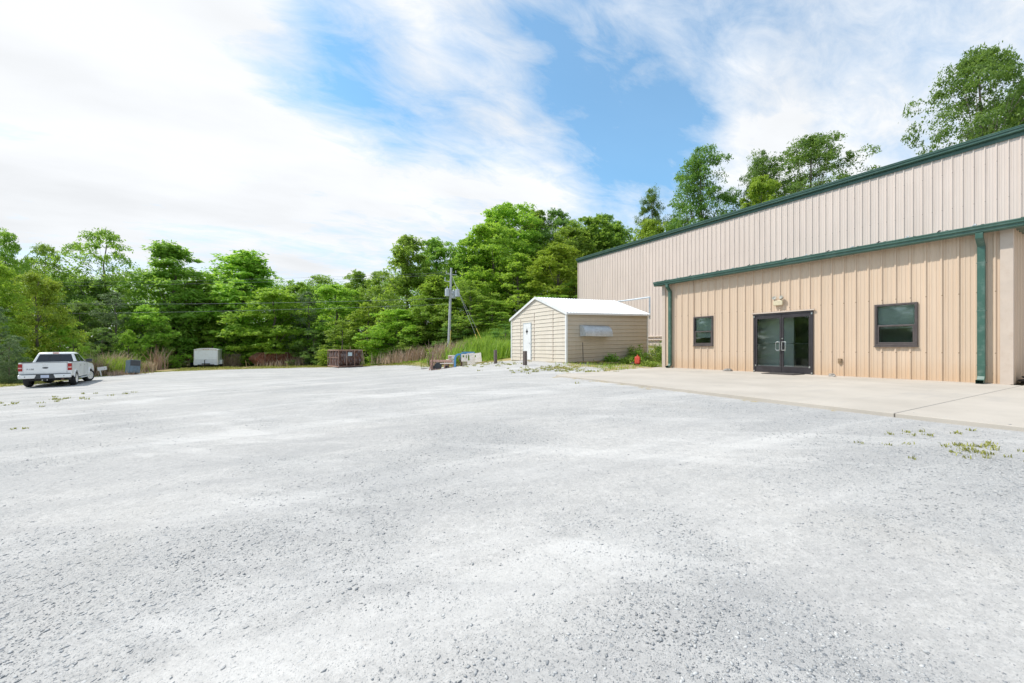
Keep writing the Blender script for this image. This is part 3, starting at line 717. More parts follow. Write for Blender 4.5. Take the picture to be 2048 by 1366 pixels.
    # downspouts
    def downspout(y):
        w = .13; d = .10
        path = [(gx - .03, gz + .01), (gx - .03, gz - .10), (XA - .10, gz - .30), (XA - .10, .28), (XA - .10, .17), (XA - .17, .06), (XA - .30, .045)]
        m = MB(); vs = []; fs = []; n = len(path)
        for i, (x, z) in enumerate(path):
            a = Vector(path[max(i - 1, 0)]); b_ = Vector(path[min(i + 1, n - 1)]); t = (b_ - a).normalized(); nrm = Vector((t.y, -t.x)); nrm = nrm if True else nrm
            for s1, s2 in ((-1, -1), (-1, 1), (1, 1), (1, -1)):
                q = Vector((x, z)) + nrm * (d / 2 * s1); vs.append((q.x, y + s2 * w / 2, q.y))
        for i in range(n - 1):
            for k in range(4): fs.append((i * 4 + k, i * 4 + (k + 1) % 4, i * 4 + 4 + (k + 1) % 4, i * 4 + 4 + k))
        m.add(vs, fs)
        for zz in (3.0, 1.8, .45): m.box(XA - .152, XA - .04, y - w / 2 - .015, y + w / 2 + .015, zz, zz + .02) if zz != 3.0 or True else None
        o = part(m, 'downspout', M['green_down'], bevel=.008); return o
    downspout(wallpt(1963, 700, XA - .1)[0]); downspout(wallpt(1340, 700, XA - .1)[0])

    # --- windows
    def window(w, low_dark):
        ya, yb, za, zb = w; cy = (ya + yb) / 2
        f = MB(); t = .055
        for (a, b_, c, d) in ((ya, yb, zb - t, zb), (ya, yb, za, za + t), (ya, ya + t, za + t, zb - t), (yb - t, yb, za + t, zb - t)): f.box(XA - .055, XA + .05, a, b_, c, d)
        zm = za + (zb - za) * .48
        f.box(XA - .03, XA + .03, ya + t, yb - t, zm - .025, zm + .025)
        # lower sash sits forward
        for (a, b_, c, d) in ((ya + t, yb - t, za + t, za + t + .05), (ya + t, ya + t + .045, za + t + .05, zm - .025), (yb - t - .045, yb - t, za + t + .05, zm - .025)): f.box(XA - .035, XA + .0, a, b_, c, d)
        f.box(XA - .075, XA + .0, ya - .01, yb + .01, za - .03, za - .001)
        W = part(f, 'window', M['bronze2'], bevel=.004)
        p = MB(); p.box(XA + .022, XA + .027, ya + t, yb - t, zm + .02, zb - t); p.build('upper_pane', M['glass'], W)
        p = MB(); p.box(XA - .016, XA - .011, ya + t + .04, yb - t - .04, za + t + .04, zm - .02); p.build('lower_pane', M['glass'], W)
        bl = MB(); z = zb - t
        zend = za + .35 if not low_dark else zm - .05
        while z > zend:
            bl.add([(XA + .085, ya + .03, z), (XA + .085, yb - .03, z), (XA + .07, yb - .03, z - .023), (XA + .07, ya + .03, z - .023)], [(0, 1, 2, 3)]); z -= .024
        bl.box(XA + .07, XA + .11, ya + .03, yb - .03, zb - t - .02, zb - t + .02)
        bl.build('blind', M['blind'], W)
        bx = MB(); bx.add([(XA + .06, ya - .3, za - .4), (XA + 1.2, ya - .3, za - .4), (XA + 1.2, yb + .3, za - .4), (XA + .06, yb + .3, za - .4), (XA + .06, ya - .3, zb + .4), (XA + 1.2, ya - .3, zb + .4), (XA + 1.2, yb + .3, zb + .4), (XA + .06, yb + .3, zb + .4)],
                          [(0, 1, 2, 3), (4, 5, 6, 7), (0, 1, 5, 4), (1, 2, 6, 5), (2, 3, 7, 6)])
        bx.build('room', M['interior'], W)
    window(w1, False); window(w2, True)

    # --- entrance: aluminium frame, two glazed leaves
    E = MB(); t = .06
    ya, yb = dr, dl
    for (a, b_, c, d) in ((ya, yb, DZ - t, DZ), (ya, ya + t, .0, DZ - t), (yb - t, yb, .0, DZ - t)): E.box(XA - .05, XA + .07, a, b_, c, d)
    E.box(XA - .03, XA + .06, ya + t, yb - t, .003, .022)
    ent = part(E, 'entrance_door', M['bronze'], bevel=.004)
    tr = MB(); tr.box(XA - .075, XA - .03, ya - .05, yb + .05, DZ + .002, DZ + .045); part(tr, 'door_head_trim', M['trim_beige'])
    ym = (ya + yb) / 2
    for (a, b_, hs) in ((ya + t + .006, ym - .004, 1), (ym + .004, yb - t - .006, -1)):
        lf = MB(); s = .06
        for (p, q, c, d) in ((a, b_, DZ - t - .13, DZ - t - .006), (a, b_, .03, .24), (a, a + s, .24, DZ - t - .13), (b_ - s, b_, .24, DZ - t - .13)): lf.box(XA - .035, XA + .01, p, q, c, d)
        leaf = lf.build('door_leaf', M['bronze'], ent, bevel=.003)
        gl = MB(); gl.box(XA - .014, XA - .009, a + s, b_ - s, .24, DZ - t - .13); gl.build('door_glass', M['glass'], ent)
        pb = MB(); pb.tube([(XA + .05, a + s, 1.04), (XA + .05, b_ - s, 1.04)], .014, 8); pb.build('push_bar', M['steel'], ent)
        he = a + .03 if hs == -1 else b_ - .03
        sg = 1 if hs == -1 else -1
        h = MB(); yy_ = he; h.tube([(XA - .035, yy_, 1.10), (XA - .09, yy_, 1.10), (XA - .10, yy_ + sg * .015, 1.10), (XA - .10, yy_ + sg * .10, 1.10), (XA - .10, yy_ + sg * .12, 1.07), (XA - .10, yy_ + sg * .12, .84), (XA - .10, yy_ + sg * .10, .81), (XA - .10, yy_ + sg * .015, .81), (XA - .09, yy_, .81), (XA - .035, yy_, .81)], .013, 8)
        h.tube([(XA - .10, yy_ + sg * .0, .81), (XA - .10, yy_ + sg * .0, 1.10)], .012, 8)
        h.build('door_handle', M['steel'], ent, smooth=True)
    # hinges and bolts as small bright caps
    hb = MB()
    for (yy_, zz) in ((ya + .03, DZ - .1), (yb - .03, DZ - .1), (ya + .09, .25), (yb - .09, .25), (ya + .03, .05), (yb - .03, .05)): hb.box(XA - .06, XA - .036, yy_ - .02, yy_ + .02, zz - .03, zz + .03)
    hb.split('hinge', M['steel'], ent)
    lk = MB(); lk.lathe([(.022, -.05), (.022, -.036)], 'x', 12); lk.build('lock', M['steel'], ent, loc=(XA, ym - .03, 1.22))
    rm = MB(); x1 = XA + 3.2; rm.add([(XA + .08, ya - .6, .0), (x1, ya - .6, .0), (x1, yb + 1.2, .0), (XA + .08, yb + 1.2, .0), (XA + .08, ya - .6, 2.6), (x1, ya - .6, 2.6), (x1, yb + 1.2, 2.6), (XA + .08, yb + 1.2, 2.6)],
                                     [(0, 1, 2, 3), (4, 5, 6, 7), (0, 1, 5, 4), (1, 2, 6, 5), (2, 3, 7, 6), (0, 4, 5, 1)])
    rm.box(XA + .55, XA + .62, ym - .12, yb + 1.19, .0, 2.55)
    rm.build('hallway', M['interior'], ent)

    # --- twin head emergency light over the door
    ly, lz = wallpt(1557, 606, XA - .06)
    m = MB(); m.box(-.09, .0, -.15, .15, -.09, .09); 
    L = part(m, 'emergency_light', M['beige_plastic'], bevel=.02); L.location = Vector((XA - .032, ly, lz)) + O
    for s in (-1, 1):
        h = MB(); h.M = Matrix.Translation((-.06, s * .12, .17)) @ Matrix.Rotation(s * .5, 4, 'X') @ Matrix.Rotation(math.radians(-65), 4, 'Y')
        h.lathe([(0, -.05), (.03, -.05), (.062, .02), (.066, .045), (.058, .045), (.0, .03)], 'z', 16)
        h.M = Matrix.Identity(4); h.tube([(-.05, s * .1, .07), (-.055, s * .115, .15)], .012, 8)
        h.build('lamp_head', M['can_dark'], L, smooth=True)
    # outlet box low on the wall
    oy, oz = wallpt(1680, 722, XA - .05); m = MB(); m.box(-.06, 0, -.055, .055, -.075, .075); m.box(-.085, -.06, -.045, .045, -.02, .07)
    ob = part(m, 'outlet_box', M['wood'], bevel=.006); ob.location = Vector((XA - .006, oy, oz)) + O
    return holes
def zmid(py, px): return wallpt(px, py, XA)[1]
HOLES = building()

# ------------------------------------------------------------------ shed
SX0, SX1, SY0, SY1 = 11.88, 17.5, 15.2, 20.4
def shed():
    S = thing('storage_shed', 'cream metal storage shed with white gable roof and white door', 'shed', (SX0, SY0, 0))
    zb0, zb1 = EYE - 29.5 / FPX * 19.05, .32     # base rises slightly away from the front corner
    W = SX1 - SX0; D = SY1 - SY0; H = 2.4; RH = .98; lift = .15 / W
    S.location.z = zb0
    # all coordinates local: x along length (0..W), y across gable (0..D); shear lift along x
    def sh(x, y, z): return (x, y, z + x * lift)
    def lap(z0, z1):
        out = []; z = z0
        while z < z1 - .01:
            z2 = min(z + .2, z1); out += [(z, .0), (z + .012, .028), (min(z + .05, z2), .02), (z2 - .001, .002)]; z = z2
        return out
    # gable walls (x = 0 and x = W)
    for nm, x, s in (('front_wall', 0, -1), ('rear_wall', W, 1)):
        m = MB(); L_ = lap(0, H + RH)
        for (a, b_) in zip(L_[:-1], L_[1:]):
            def yr(z):
                if z <= H: return 0, D
                k = (z - H) / RH * D / 2; return min(k, D / 2), max(D - k, D / 2)
            y0a, y1a = yr(a[0]); y0b, y1b = yr(b_[0])
            m.add([sh(x + s * a[1], y0a, a[0]), sh(x + s * a[1], y1a, a[0]), sh(x + s * b_[1], y1b, b_[0]), sh(x + s * b_[1], y0b, b_[0])], [(0, 1, 2, 3)])
        m.build(nm, M['shed_front'], S)
    for y, s in ((0, -1), (D, 1)):
        m = MB(); L_ = lap(0, H)
        for (a, b_) in zip(L_[:-1], L_[1:]):
            m.add([sh(0, y + s * a[1], a[0]), sh(W, y + s * a[1], a[0]), sh(W, y + s * b_[1], b_[0]), sh(0, y + s * b_[1], b_[0])], [(0, 1, 2, 3)])
        m.build('side_wall', M['shed_side'], S)
    # roof
    ov = .08; prof = []
    x = -ov
    while x < W + ov: prof += [(x, 0), (x + .02, .022), (x + .05, .022), (x + .07, 0)]; x += .19
    prof.append((W + ov, 0)); n = len(prof)
    m = MB(); eo = .14
    zr = H + RH + .05; ze = H - RH * eo / (D / 2) + .05
    vs = [sh(a, -eo, ze + h) for a, h in prof] + [sh(a, D / 2, zr + h) for a, h in prof] + [sh(a, D + eo, ze + h) for a, h in prof]
    m.add(vs, [(i, i + 1, n + i + 1, n + i) for i in range(n - 1)] + [(n + i, n + i + 1, 2 * n + i + 1, 2 * n + i) for i in range(n - 1)])
    vs2 = [sh(-ov, -eo, ze - .012), sh(W + ov, -eo, ze - .012), sh(W + ov, D / 2, zr - .012), sh(-ov, D / 2, zr - .012), sh(-ov, D + eo, ze - .012), sh(W + ov, D + eo, ze - .012)]
    m.add(vs2, [(0, 1, 2, 3), (3, 2, 5, 4)])
    m.build('roof', M['white_roof'], S)
    # trims
    m = MB()
    for (ya, za, yb, zb_) in ((-eo - .01, ze - .01, D / 2, zr - .0), (D / 2, zr - .0, D + eo + .01, ze - .01)):
        for x in (-ov - .012, W + ov):
            a = [sh(x, ya, za - .10), sh(x, yb, zb_ - .10), sh(x, yb, zb_ + .035), sh(x, ya, za + .035)]; b_ = [(p[0] + .012, p[1], p[2]) for p in a]
            m.add(a + b_, [(0, 1, 2, 3), (7, 6, 5, 4), (0, 4, 5, 1), (3, 2, 6, 7), (0, 3, 7, 4), (1, 5, 6, 2)])
    m.split('gable_trim', M['white_paint'], S)
    m = MB()
    a = [sh(-ov, -eo - .012, ze - .09), sh(W + ov, -eo - .012, ze - .09), sh(W + ov, -eo - .012, ze - .004), sh(-ov, -eo - .012, ze - .004)]
    b_ = [(p[0], p[1] + .012, p[2]) for p in a]; m.add(a + b_, [(0, 1, 2, 3), (7, 6, 5, 4), (0, 4, 5, 1), (3, 2, 6, 7), (0, 3, 7, 4), (1, 5, 6, 2)])
    m.build('eave_trim', M['white_paint'], S)
    m = MB()
    for (x, y) in ((-.04, -.04), (-.04, D - .05), (W - .05, -.04)):
        m.add([sh(x, y, 0), sh(x + .09, y, 0), sh(x + .09, y + .09, 0), sh(x, y + .09, 0), sh(x, y, H), sh(x + .09, y, H), sh(x + .09, y + .09, H), sh(x, y + .09, H)], [(0, 3, 2, 1), (4, 5, 6, 7), (0, 1, 5, 4), (1, 2, 6, 5), (2, 3, 7, 6), (3, 0, 4, 7)])
    m.split('corner_trim', M['white_paint'], S)
    # vertical seams on the front
    def ygab(px):      # y on the plane x = SX0
        u = (px - 1024) / FPX; d = SX0 / (FWD[0] + RGT[0] * u); return d * (FWD[1] + RGT[1] * u) - SY0
    m = MB()
    for px, hh in ((1042, 2.35), (1069.0, 2.6), (1106.5, 2.55)):
        y = ygab(px); m.box(-.036, -.0, y - .012, y + .012, .0, hh)
    m.split('panel_seam', M['trim_beige'], S)
    # door
    ya, yb = ygab(1062.5), ygab(1048.5)
    m = MB(); m.box(-.05, .0, ya, yb, .06, 2.04); dr = m.build('door', M['white_paint'], S, bevel=.006)
    m = MB(); yc, zc = (ya + yb) / 2, 1.62
    m.prism([(yc, zc - .19), (yc + .05, zc - .06), (yc + .13, zc), (yc + .05, zc + .06), (yc, zc + .19), (yc - .05, zc + .06), (yc - .13, zc), (yc - .05, zc - .06)], 'x', -.056, -.048)
    m.build('door_window', M['dark'], dr)
    m = MB(); m.lathe([(.0, -.11), (.03, -.1), (.03, -.08), (.012, -.075), (.012, -.05)], 'x', 12); m.build('door_knob', M['steel'], dr, loc=(0, ya + .08, .98), smooth=True)
    m = MB()
    for (a, b_, c, d) in ((ya - .05, ya - .002, .03, 2.1), (yb + .002, yb + .05, .03, 2.1), (ya - .002, yb + .002, 2.045, 2.1)): m.box(-.045, 0, a, b_, c, d)
    m.build('door_frame', M['galv'], S)
    # window hood on the side wall (curved galvanised awning over a covered opening)
    def xside(px):
        u = (px - 1024) / FPX; d = (SY0 - .05) / (FWD[1] + RGT[1] * u); return d * (FWD[0] + RGT[0] * u) - SX0, d
    xa, da = xside(1160); xb, db = xside(1215)
    zt = zat(651, (da + db) / 2) - zb0; zl = zat(673, (da + db) / 2) - zb0
    m = MB(); r = zt - zl; pr = []
    dep = .42
    for i in range(11):
        t = i / 10 * math.pi / 2; pr.append((-.03 - dep * math.sin(t), zt - r * (1 - math.cos(t))))
    pr2 = pr + [(pr[-1][0] + .06, pr[-1][1] + .0)]
    m.sheet(pr2, 'x', xa, xb); 
    x = xa + .02; 
    while x < xb:
        m.sheet([(p[0] - .012, p[1] + .008) for p in pr], 'x', x, x + .03); x += .115
    for x in (xa, xb): m.add([(x, q[0], q[1]) for q in pr] + [(x, -.03, pr[-1][1])], [tuple(range(len(pr) + 1))])
    m.build('window_hood', M['galv'], S)
    m = MB(); m.box(xa + .1, xb - .1, -.045, -.02, zl - .12, zt - .05); m.build('window_cover', M['shed_side'], S)
    # skids, blocks and planks under the side
    m = MB(); rg = random.Random(5)
    x = .0
    m.box(-.05, .45, -.10, .12, -.14, -.01); m.box(2.6, 3.2, -.05, .15, -.16, -.01); m.box(W - .6, W - .1, -.06, .15, -.1, .05)
    m.box(-.05, .15, 1.0, 1.4, -.12, -.005); m.box(-.05, .15, 3.3, 3.8, -.12, -.005)
    m.split('block', M['conc_block'], S, bevel=.01)
    m = MB(); m.box(.0, W, .0, .1, -.10, -.005); m.box(0, .1, .1, D, -.10, -.005); m.split('skid', M['wood'], S)
    # tube frame standing behind the far end
    fr = MB(); zt2 = H + RH + .03 + W * lift
    fr.tube([sh(W + .16, D / 2, H + RH - .02), sh(W + .16, -.02, H + RH - .02), ], .045, 4)
    fr.tube([sh(W + .16, -.02, H + RH - .0), sh(W + .16, -.02, H - .25)], .06, 4)
    fr.build('rear_frame', M['galv'], S)
    return S
shed()

def plank(name, label, x, y, l, w, h, rz, mat, z=None, group=None, cat='plank'):
    o = MB().box(-l / 2, l / 2, -w / 2, w / 2, 0, h).build(name, mat, None, bevel=.004)
    o.location = (x, y, (gh(x, y) if z is None else z) + .005); o.rotation_euler = (0, 0, rz); tag(o, label, cat, group); return o
plank('plank', 'pale board lying beside the shaded shed wall', 13.2, 14.95, 1.7, .09, .05, .05, M['wood'], gh(13.2, 14.95) + .03)
plank('plank', 'short weathered board in the gravel before the shed corner', 13.9, 14.4, 1.1, .07, .03, -.15, M['wood'], gh(13.9, 14.4) + .03)

# thin metal rod against the shed side
x, y = 12.72, 14.95
m = MB(); m.tube([(0, 0, -.05), (-.02, .02, 1.0)], .016, 6); o = m.build('metal_rod', M['bronze']); o.location = (x, y, gh(x, y)); tag(o, 'thin dark rod stuck upright beside the shaded shed wall', 'rod')

# two short timber posts
def post(px, d, ytop, label):
    x, y = loc(px, d); z = gh(x, y); h = zat(ytop, d) - z
    m = MB(); m.box(-.075, .075, -.075, .075, -.1, h); o = m.build('timber_post', M['post'], bevel=.012); o.location = (x, y, z); o.rotation_euler = (.02, -.03, RNG.random()); tag(o, label, 'post', 'short timber posts by the shed')
post(1050, 18.6, 702, 'grey timber post in front of the white shed door'); post(991, 23.0, 700, 'grey timber post at the grass bank beyond the shed')

# ------------------------------------------------------------------ small things on the slab
def rock(label, px, d, s, seed, z=0.0):
    x, y = loc(px, d); rg = random.Random(seed)
    bm = bmesh.new(); bmesh.ops.create_icosphere(bm, subdivisions=3, radius=1)
    for v in bm.verts:
        p = v.co.copy(); k = 1 + .35 * mnoise.noise(p * 1.3 + Vector((seed, 0, 0))) + .12 * mnoise.noise(p * 4); v.co = Vector((p.x * s * 1.25 * k, p.y * s * .8 * k, max(p.z, -.45) * s * .62 * k + s * .25))
    me = bpy.data.meshes.new('rock'); bm.to_mesh(me); bm.free(); me.materials.append(M['rock']); o = bpy.data.objects.new('rock', me); COL.objects.link(o)
    o.location = (x, y, z); o.rotation_euler = (0, 0, rg.random() * 6); tag(o, label, 'rock', 'rocks used as door stops')
rock('flat rock with a pale top on the slab between window and entrance', 1455, 15.3, .13, 2); rock('rounded grey rock on the slab below the outlet box', 1664, 12.4, .11, 5)
m = MB(); m.box(-.38, .38, -.5, .5, .002, .022); m.box(-.34, .34, -.46, .46, .022, .028); o = m.build('door_mat', M['mat'], bevel=.006); yd = (HOLES[0][0] + HOLES[0][1]) / 2; o.location = (XA - .42, yd - .22, 0); tag(o, 'dark rubber mat before the glass doors', 'door mat')

def hose():
    m = MB(); pts = []
    for i in range(140):
        t = i / 139; a = t * 2 * math.pi * 4.5; r = .30 - .05 * math.sin(a * .37) - .06 * t
        pts.append((r * math.cos(a) * 1.1, r * math.sin(a), .03 + .035 * (i // 31) + .012 * math.sin(a * 1.7)))
    m.tube(pts, .022, 7); o = m.build('coiled_hose', M['mat'], smooth=True); x, y = loc(2049, 9.95); o.location = (15.75, 1.86, .0); o.rotation_euler = (0, 0, .4)
    tag(o, 'dark coiled hose lying at the office corner', 'hose')
hose()

# ------------------------------------------------------------------ pickup truck
def polyarch(cy, cz, r, n=12, a0=0, a1=math.pi):
    return [(cy + r * math.cos(a0 + (a1 - a0) * i / n), cz + r * math.sin(a0 + (a1 - a0) * i / n)) for i in range(n + 1)]
def text_mesh(txt, size, depth=.004):
    cu = bpy.data.curves.new('t', 'FONT'); cu.body = txt; cu.size = size; cu.extrude = depth; cu.align_x = 'CENTER'; cu.align_y = 'CENTER'
    o = bpy.data.objects.new('t', cu); COL.objects.link(o); dg = bpy.context.evaluated_depsgraph_get(); dg.update()
    me = bpy.data.meshes.new_from_object(o.evaluated_get(dg)); bpy.data.objects.remove(o); return me
def truck():
    h = Vector((-.13, .99)).normalized(); rz = math.atan2(-h.x, h.y)
    rt = Vector((h.y, -h.x)); rr = Vector((-10.0, 31.25)); c = rr + h * 1.84 - rt * .86
    zz = lambda f, s: gh(c.x + h.x * f + rt.x * s, c.y + h.y * f + rt.y * s)
    zl, zr = (zz(-1.84, -.86) + zz(1.84, -.86)) / 2, (zz(-1.84, .86) + zz(1.84, .86)) / 2; zf, zb = (zz(1.84, -.86) + zz(1.84, .86)) / 2, (zz(-1.84, -.86) + zz(-1.84, .86)) / 2
    roll = math.atan2(zl - zr, 1.72); pitch = math.atan2(zf - zb, 3.68)
    c += rt * .16
    T = thing('pickup_truck', 'white crew cab pickup truck parked at the lot edge', 'pickup truck', (c.x, c.y, (zl + zr) / 2 + .01), rot=(pitch, roll, rz))
    T.scale = (.94, .94, .94)
    Wd = .98
    # side panels, cab lower and hood, with wheel arches
    AR = .50; CZ = .42
    low_front = [(2.86, .52)] + [(1.84 + AR, .52)] + polyarch(1.84, CZ, AR, 12)[1:-1] + [(1.84 - AR, .46)] + [(-1.18, .46)]
    prof = [(-1.18, 1.32), (1.05, 1.30), (1.25, 1.27), (2.45, 1.17), (2.78, 1.05), (2.9, .8)] + low_front
    m = MB(); n = len(prof)
    m.prism(prof, 'x', -Wd, Wd); 
    m.build('body', M['truck_white'], T, bevel=.035, smooth=True)
    bed = [(-2.86, .60), (-1.84 - AR, .60)] + polyarch(-1.84, CZ, AR, 12, math.pi, 0)[1:-1] + [(-1.84 + AR, .46), (-1.20, .46), (-1.20, 1.36), (-2.86, 1.36)]
    m = MB()
    for s in (-1, 1): m.prism(bed, 'x', s * Wd, s * (Wd - .10))
    m.box(-.88, .88, -2.86, -1.2, .62, .68); m.box(-.88, .88, -1.26, -1.2, .68, 1.30)
    m.build('bed', M['truck_white'], T, bevel=.02, smooth=True)
    m = MB()
    for s in (-1, 1): m.box(s * (Wd - .11), s * (Wd - .015), -2.87, -1.22, 1.361, 1.39)
    m.box(-.86, .86, -2.98, -2.87, 1.345, 1.372); m.split('bed_rail', M['dark_grey'], T, bevel=.008)
    # wheel arch lips
    m = MB()
    for s in (-1, 1):
        for cy in (1.84, -1.84):
            pts = [(s * (Wd + .008), y, z) for (y, z) in polyarch(cy, CZ, AR - .005, 14, .15, math.pi - .15)]; m.tube(pts, .028, 6)
    m.split('arch_flare', M['truck_white'], T, smooth=True)
    m = MB(); m.box(-.85, .85, -2.7, 2.7, .34, .47); m.tube([(-.86, -1.84, .42), (.86, -1.84, .42)], .06, 8); m.lathe([(0, -.2), (.16, -.12), (.16, .12), (0, .2)], 'y', 14); m.build('chassis', M['dark'], T)
    # tailgate
    m = MB(); m.box(-.80, .80, -2.97, -2.87, .68, 1.345); m.box(-.72, .72, -2.976, -2.968, 1.16, 1.28); m.box(-.70, .70, -2.978, -2.969, .76, 1.08)
    tg = m.build('tailgate', M['truck_white'], T, bevel=.015, smooth=True)
    m = MB(); m.M = Matrix.Translation((0, -2.985, 1.07)) @ Matrix.Diagonal((1.9, 1, .75, 1)); m.lathe([(0, -.012), (.055, -.012), (.06, 0)], 'y', 20); m.build('oval_emblem', M['dark_grey'], tg, smooth=True)
    m = MB(); m.box(-.1, .1, -2.995, -2.97, 1.22, 1.27); m.build('tailgate_handle', M['chrome'], tg, bevel=.01)
    me = text_mesh('F-150', .115); me.materials.append(M['dark_grey']); o = bpy.data.objects.new('badge', me); COL.objects.link(o); o.parent = tg; o.location = (-.55, -2.985, .995); o.rotation_euler = (math.pi / 2, 0, 0)
    for s in (-1, 1):   # corner posts of the bed around tail lights
        m = MB(); m.box(s * .805, s * Wd, -2.955, -2.86, .62, 1.36); m.build('corner_panel', M['truck_white'], T, bevel=.02, smooth=True)
        m = MB(); m.box(s * .83, s * (Wd + .006), -2.972, -2.80, .90, 1.30); tl = m.build('tail_light', M['lamp_red'], T, bevel=.018, smooth=True)
        m = MB(); m.box(s * .85, s * (Wd + .009), -2.977, -2.9, 1.04, 1.11); m.build('reversing_lens', M['lamp_pink'], tl, bevel=.01)
    # bumper
    m = MB()
    bm_ = m; bp = MB().box(-.97, .97, -2.95, -2.89, .50, .68).build('rear_bumper', M['truck_white'], T)
    for s in (-1, 1): MB().prism([(s * .38, .50), (s * .32, .70), (s * .98, .70), (s * .96, .50)], 'y', -3.12, -2.90).build('bumper_corner', M['truck_white'], bp, bevel=.02, smooth=True)
    m = MB(); m.box(-.37, .37, -3.08, -2.9, .47, .69); m.box(-.95, .95, -3.09, -2.9, .702, .735); m.build('bumper_step', M['dark_grey'], bp, bevel=.012)
    m = MB()
    for s in (-1, 1): m.M = Matrix.Translation((s * .72, -3.125, .6)); m.lathe([(0, -.004), (.022, -.004), (.022, 0)], 'y', 12)
    m.M = Matrix.Identity(4); m.split('parking_sensor', M['dark'], bp)
    m = MB(); m.box(-.155, .155, -3.10, -3.085, .52, .675); lp = m.build('number_plate', M['plate'], T)
    m = MB(); m.box(-.06, .06, -3.14, -2.9, .36, .46); m.build('tow_hitch', M['dark'], T, bevel=.01)
    m = MB()
    for s in (-.09, .09): m.tube([(s, -3.12, .40), (s, -3.05, .40)], .025, 8)
    m.split('tow_hook', M['steel'], T)
    m = MB(); m.tube([(.62, -2.95, .40), (.62, -2.2, .42)], .04, 10); m.build('exhaust_pipe', M['rust_frame'], T, smooth=True)
    # cab
    zb_, zt_ = 1.30, 1.885
    ring0 = [(-.90, -1.20), (.90, -1.20), (.90, 1.18), (-.90, 1.18)]; ring1 = [(-.70, -.93), (.70, -.93), (.70, .28), (-.70, .28)]
    def cp_(fx, a, b_, t): return None
    m = MB(); vs = [(x, y, zb_) for x, y in ring0] + [(x, y, zt_) for x, y in ring1] + [(x * .82, y * (.85 if y < 0 else .7), zt_ + .055) for x, y in ring1]
    m.add(vs, [(0, 1, 5, 4), (1, 2, 6, 5), (2, 3, 7, 6), (3, 0, 4, 7), (4, 5, 9, 8), (5, 6, 10, 9), (6, 7, 11, 10), (7, 4, 8, 11), (8, 9, 10, 11)])
    m.build('cab', M['truck_white'], T, bevel=.05, smooth=True)
    def pane(face, a0, a1, t0, t1, name, mat, off=.006, ins=None):
        """face 0 rear,1 right,2 front,3 left; a along bottom edge 0..1, t height 0..1"""
        i, j = face, (face + 1) % 4
        def Pt(a, t):
            p0 = Vector((*ring0[i], zb_)).lerp(Vector((*ring0[j], zb_)), a); p1 = Vector((*ring1[i], zt_)).lerp(Vector((*ring1[j], zt_)), a); return p0.lerp(p1, t)
        n = (Pt(1, 0) - Pt(0, 0)).cross(Pt(0, 1) - Pt(0, 0)).normalized()
        q = [Pt(a0, t0), Pt(a1, t0), Pt(a1, t1), Pt(a0, t1)]; m = MB(); m.add([p + n * off for p in q] + [p + n * (off - .004) for p in q], [(0, 1, 2, 3), (0, 4, 5, 1), (1, 5, 6, 2), (2, 6, 7, 3), (3, 7, 4, 0)])
        return m.build(name, mat, T)
    rw = pane(0, .07, .93, .12, .88, 'rear_window', M['tint'])
    for a in (.36, .62):
        s = pane(0, a, a + .012, .12, .88, 'window_divider', M['dark'], .010); s.parent = rw
    pane(2, .05, .95, .08, .94, 'windscreen', M['tint'])
    pane(1, .08, .43, .10, .88, 'side_window', M['tint']); pane(1, .47, .86, .10, .88, 'side_window', M['tint'])
    pane(3, .14, .53, .10, .88, 'side_window', M['tint']); pane(3, .57, .92, .10, .88, 'side_window', M['tint'])
    m = MB(); m.box(-.12, .12, -.99, -.93, 1.87, 1.915); m.build('high_brake_light', M['lamp_red'], T, bevel=.01)
    for s in (-1, 1):
        m = MB(); m.box(s * .98, s * 1.24, .62, .74, 1.30, 1.50); m.tube([(s * .9, .68, 1.33), (s * 1.02, .68, 1.38)], .03, 8); m.build('side_mirror', M['dark_grey'], T, bevel=.035, smooth=True)
        for y in (.0, -.95):
            m = MB(); m.box(s * .978, s * 1.005, y - .02, y + .16, 1.12, 1.15); m.build('door_handle', M['chrome'], T, bevel=.006)
        for y in (1.02, .04, -1.02):
            m = MB(); m.box(s * .975, s * .9825, y, y + .012, .50, 1.28); m.build('door_gap', M['dark'], T)
        m = MB(); m.box(s * .93, s * 1.07, -1.1, 1.15, .36, .42); m.build('running_board', M['galv'], T, bevel=.012)
    # wheels
    def wheel(x, y, s, steer):
        m = MB(); r = .405; w = .135
        m.lathe([(.25, -w), (r - .05, -w - .008), (r - .01, -w + .03), (r, -w + .06), (r, w - .06), (r - .01, w - .03), (r - .05, w + .008), (.25, w), (.25, -w)], 'x', 32)
        wl = m.build('wheel', M['black'], T, smooth=True, loc=(x, y, r - .005), rot=(0, 0, steer))
        m = MB(); m.lathe([(.262, s * w * .98), (.25, s * w * 1.04), (.235, s * w * .75), (.235, s * .0), (.0, s * .0)], 'x', 32)
        for k in range(6):
            a = k * math.pi / 3; m.M = Matrix.Rotation(a, 4, 'X'); m.box(s * w * .62, s * w * .95, -.034, .034, .05, .245)
        m.M = Matrix.Identity(4); m.lathe([(0, s * w * 1.02), (.05, s * w * 1.0), (.07, s * w * .8), (.07, s * w * .4)], 'x', 16)
        m.build('rim', M['alloy'], wl, smooth=True)
    for s in (-1, 1): wheel(s * .86, -1.84, s, 0); wheel(s * .86, 1.84, s, -math.radians(24))
M['tint'] = plain('tinted_glass', (.02, .024, .028), .06, 0, .1, spec=.7)
truck()

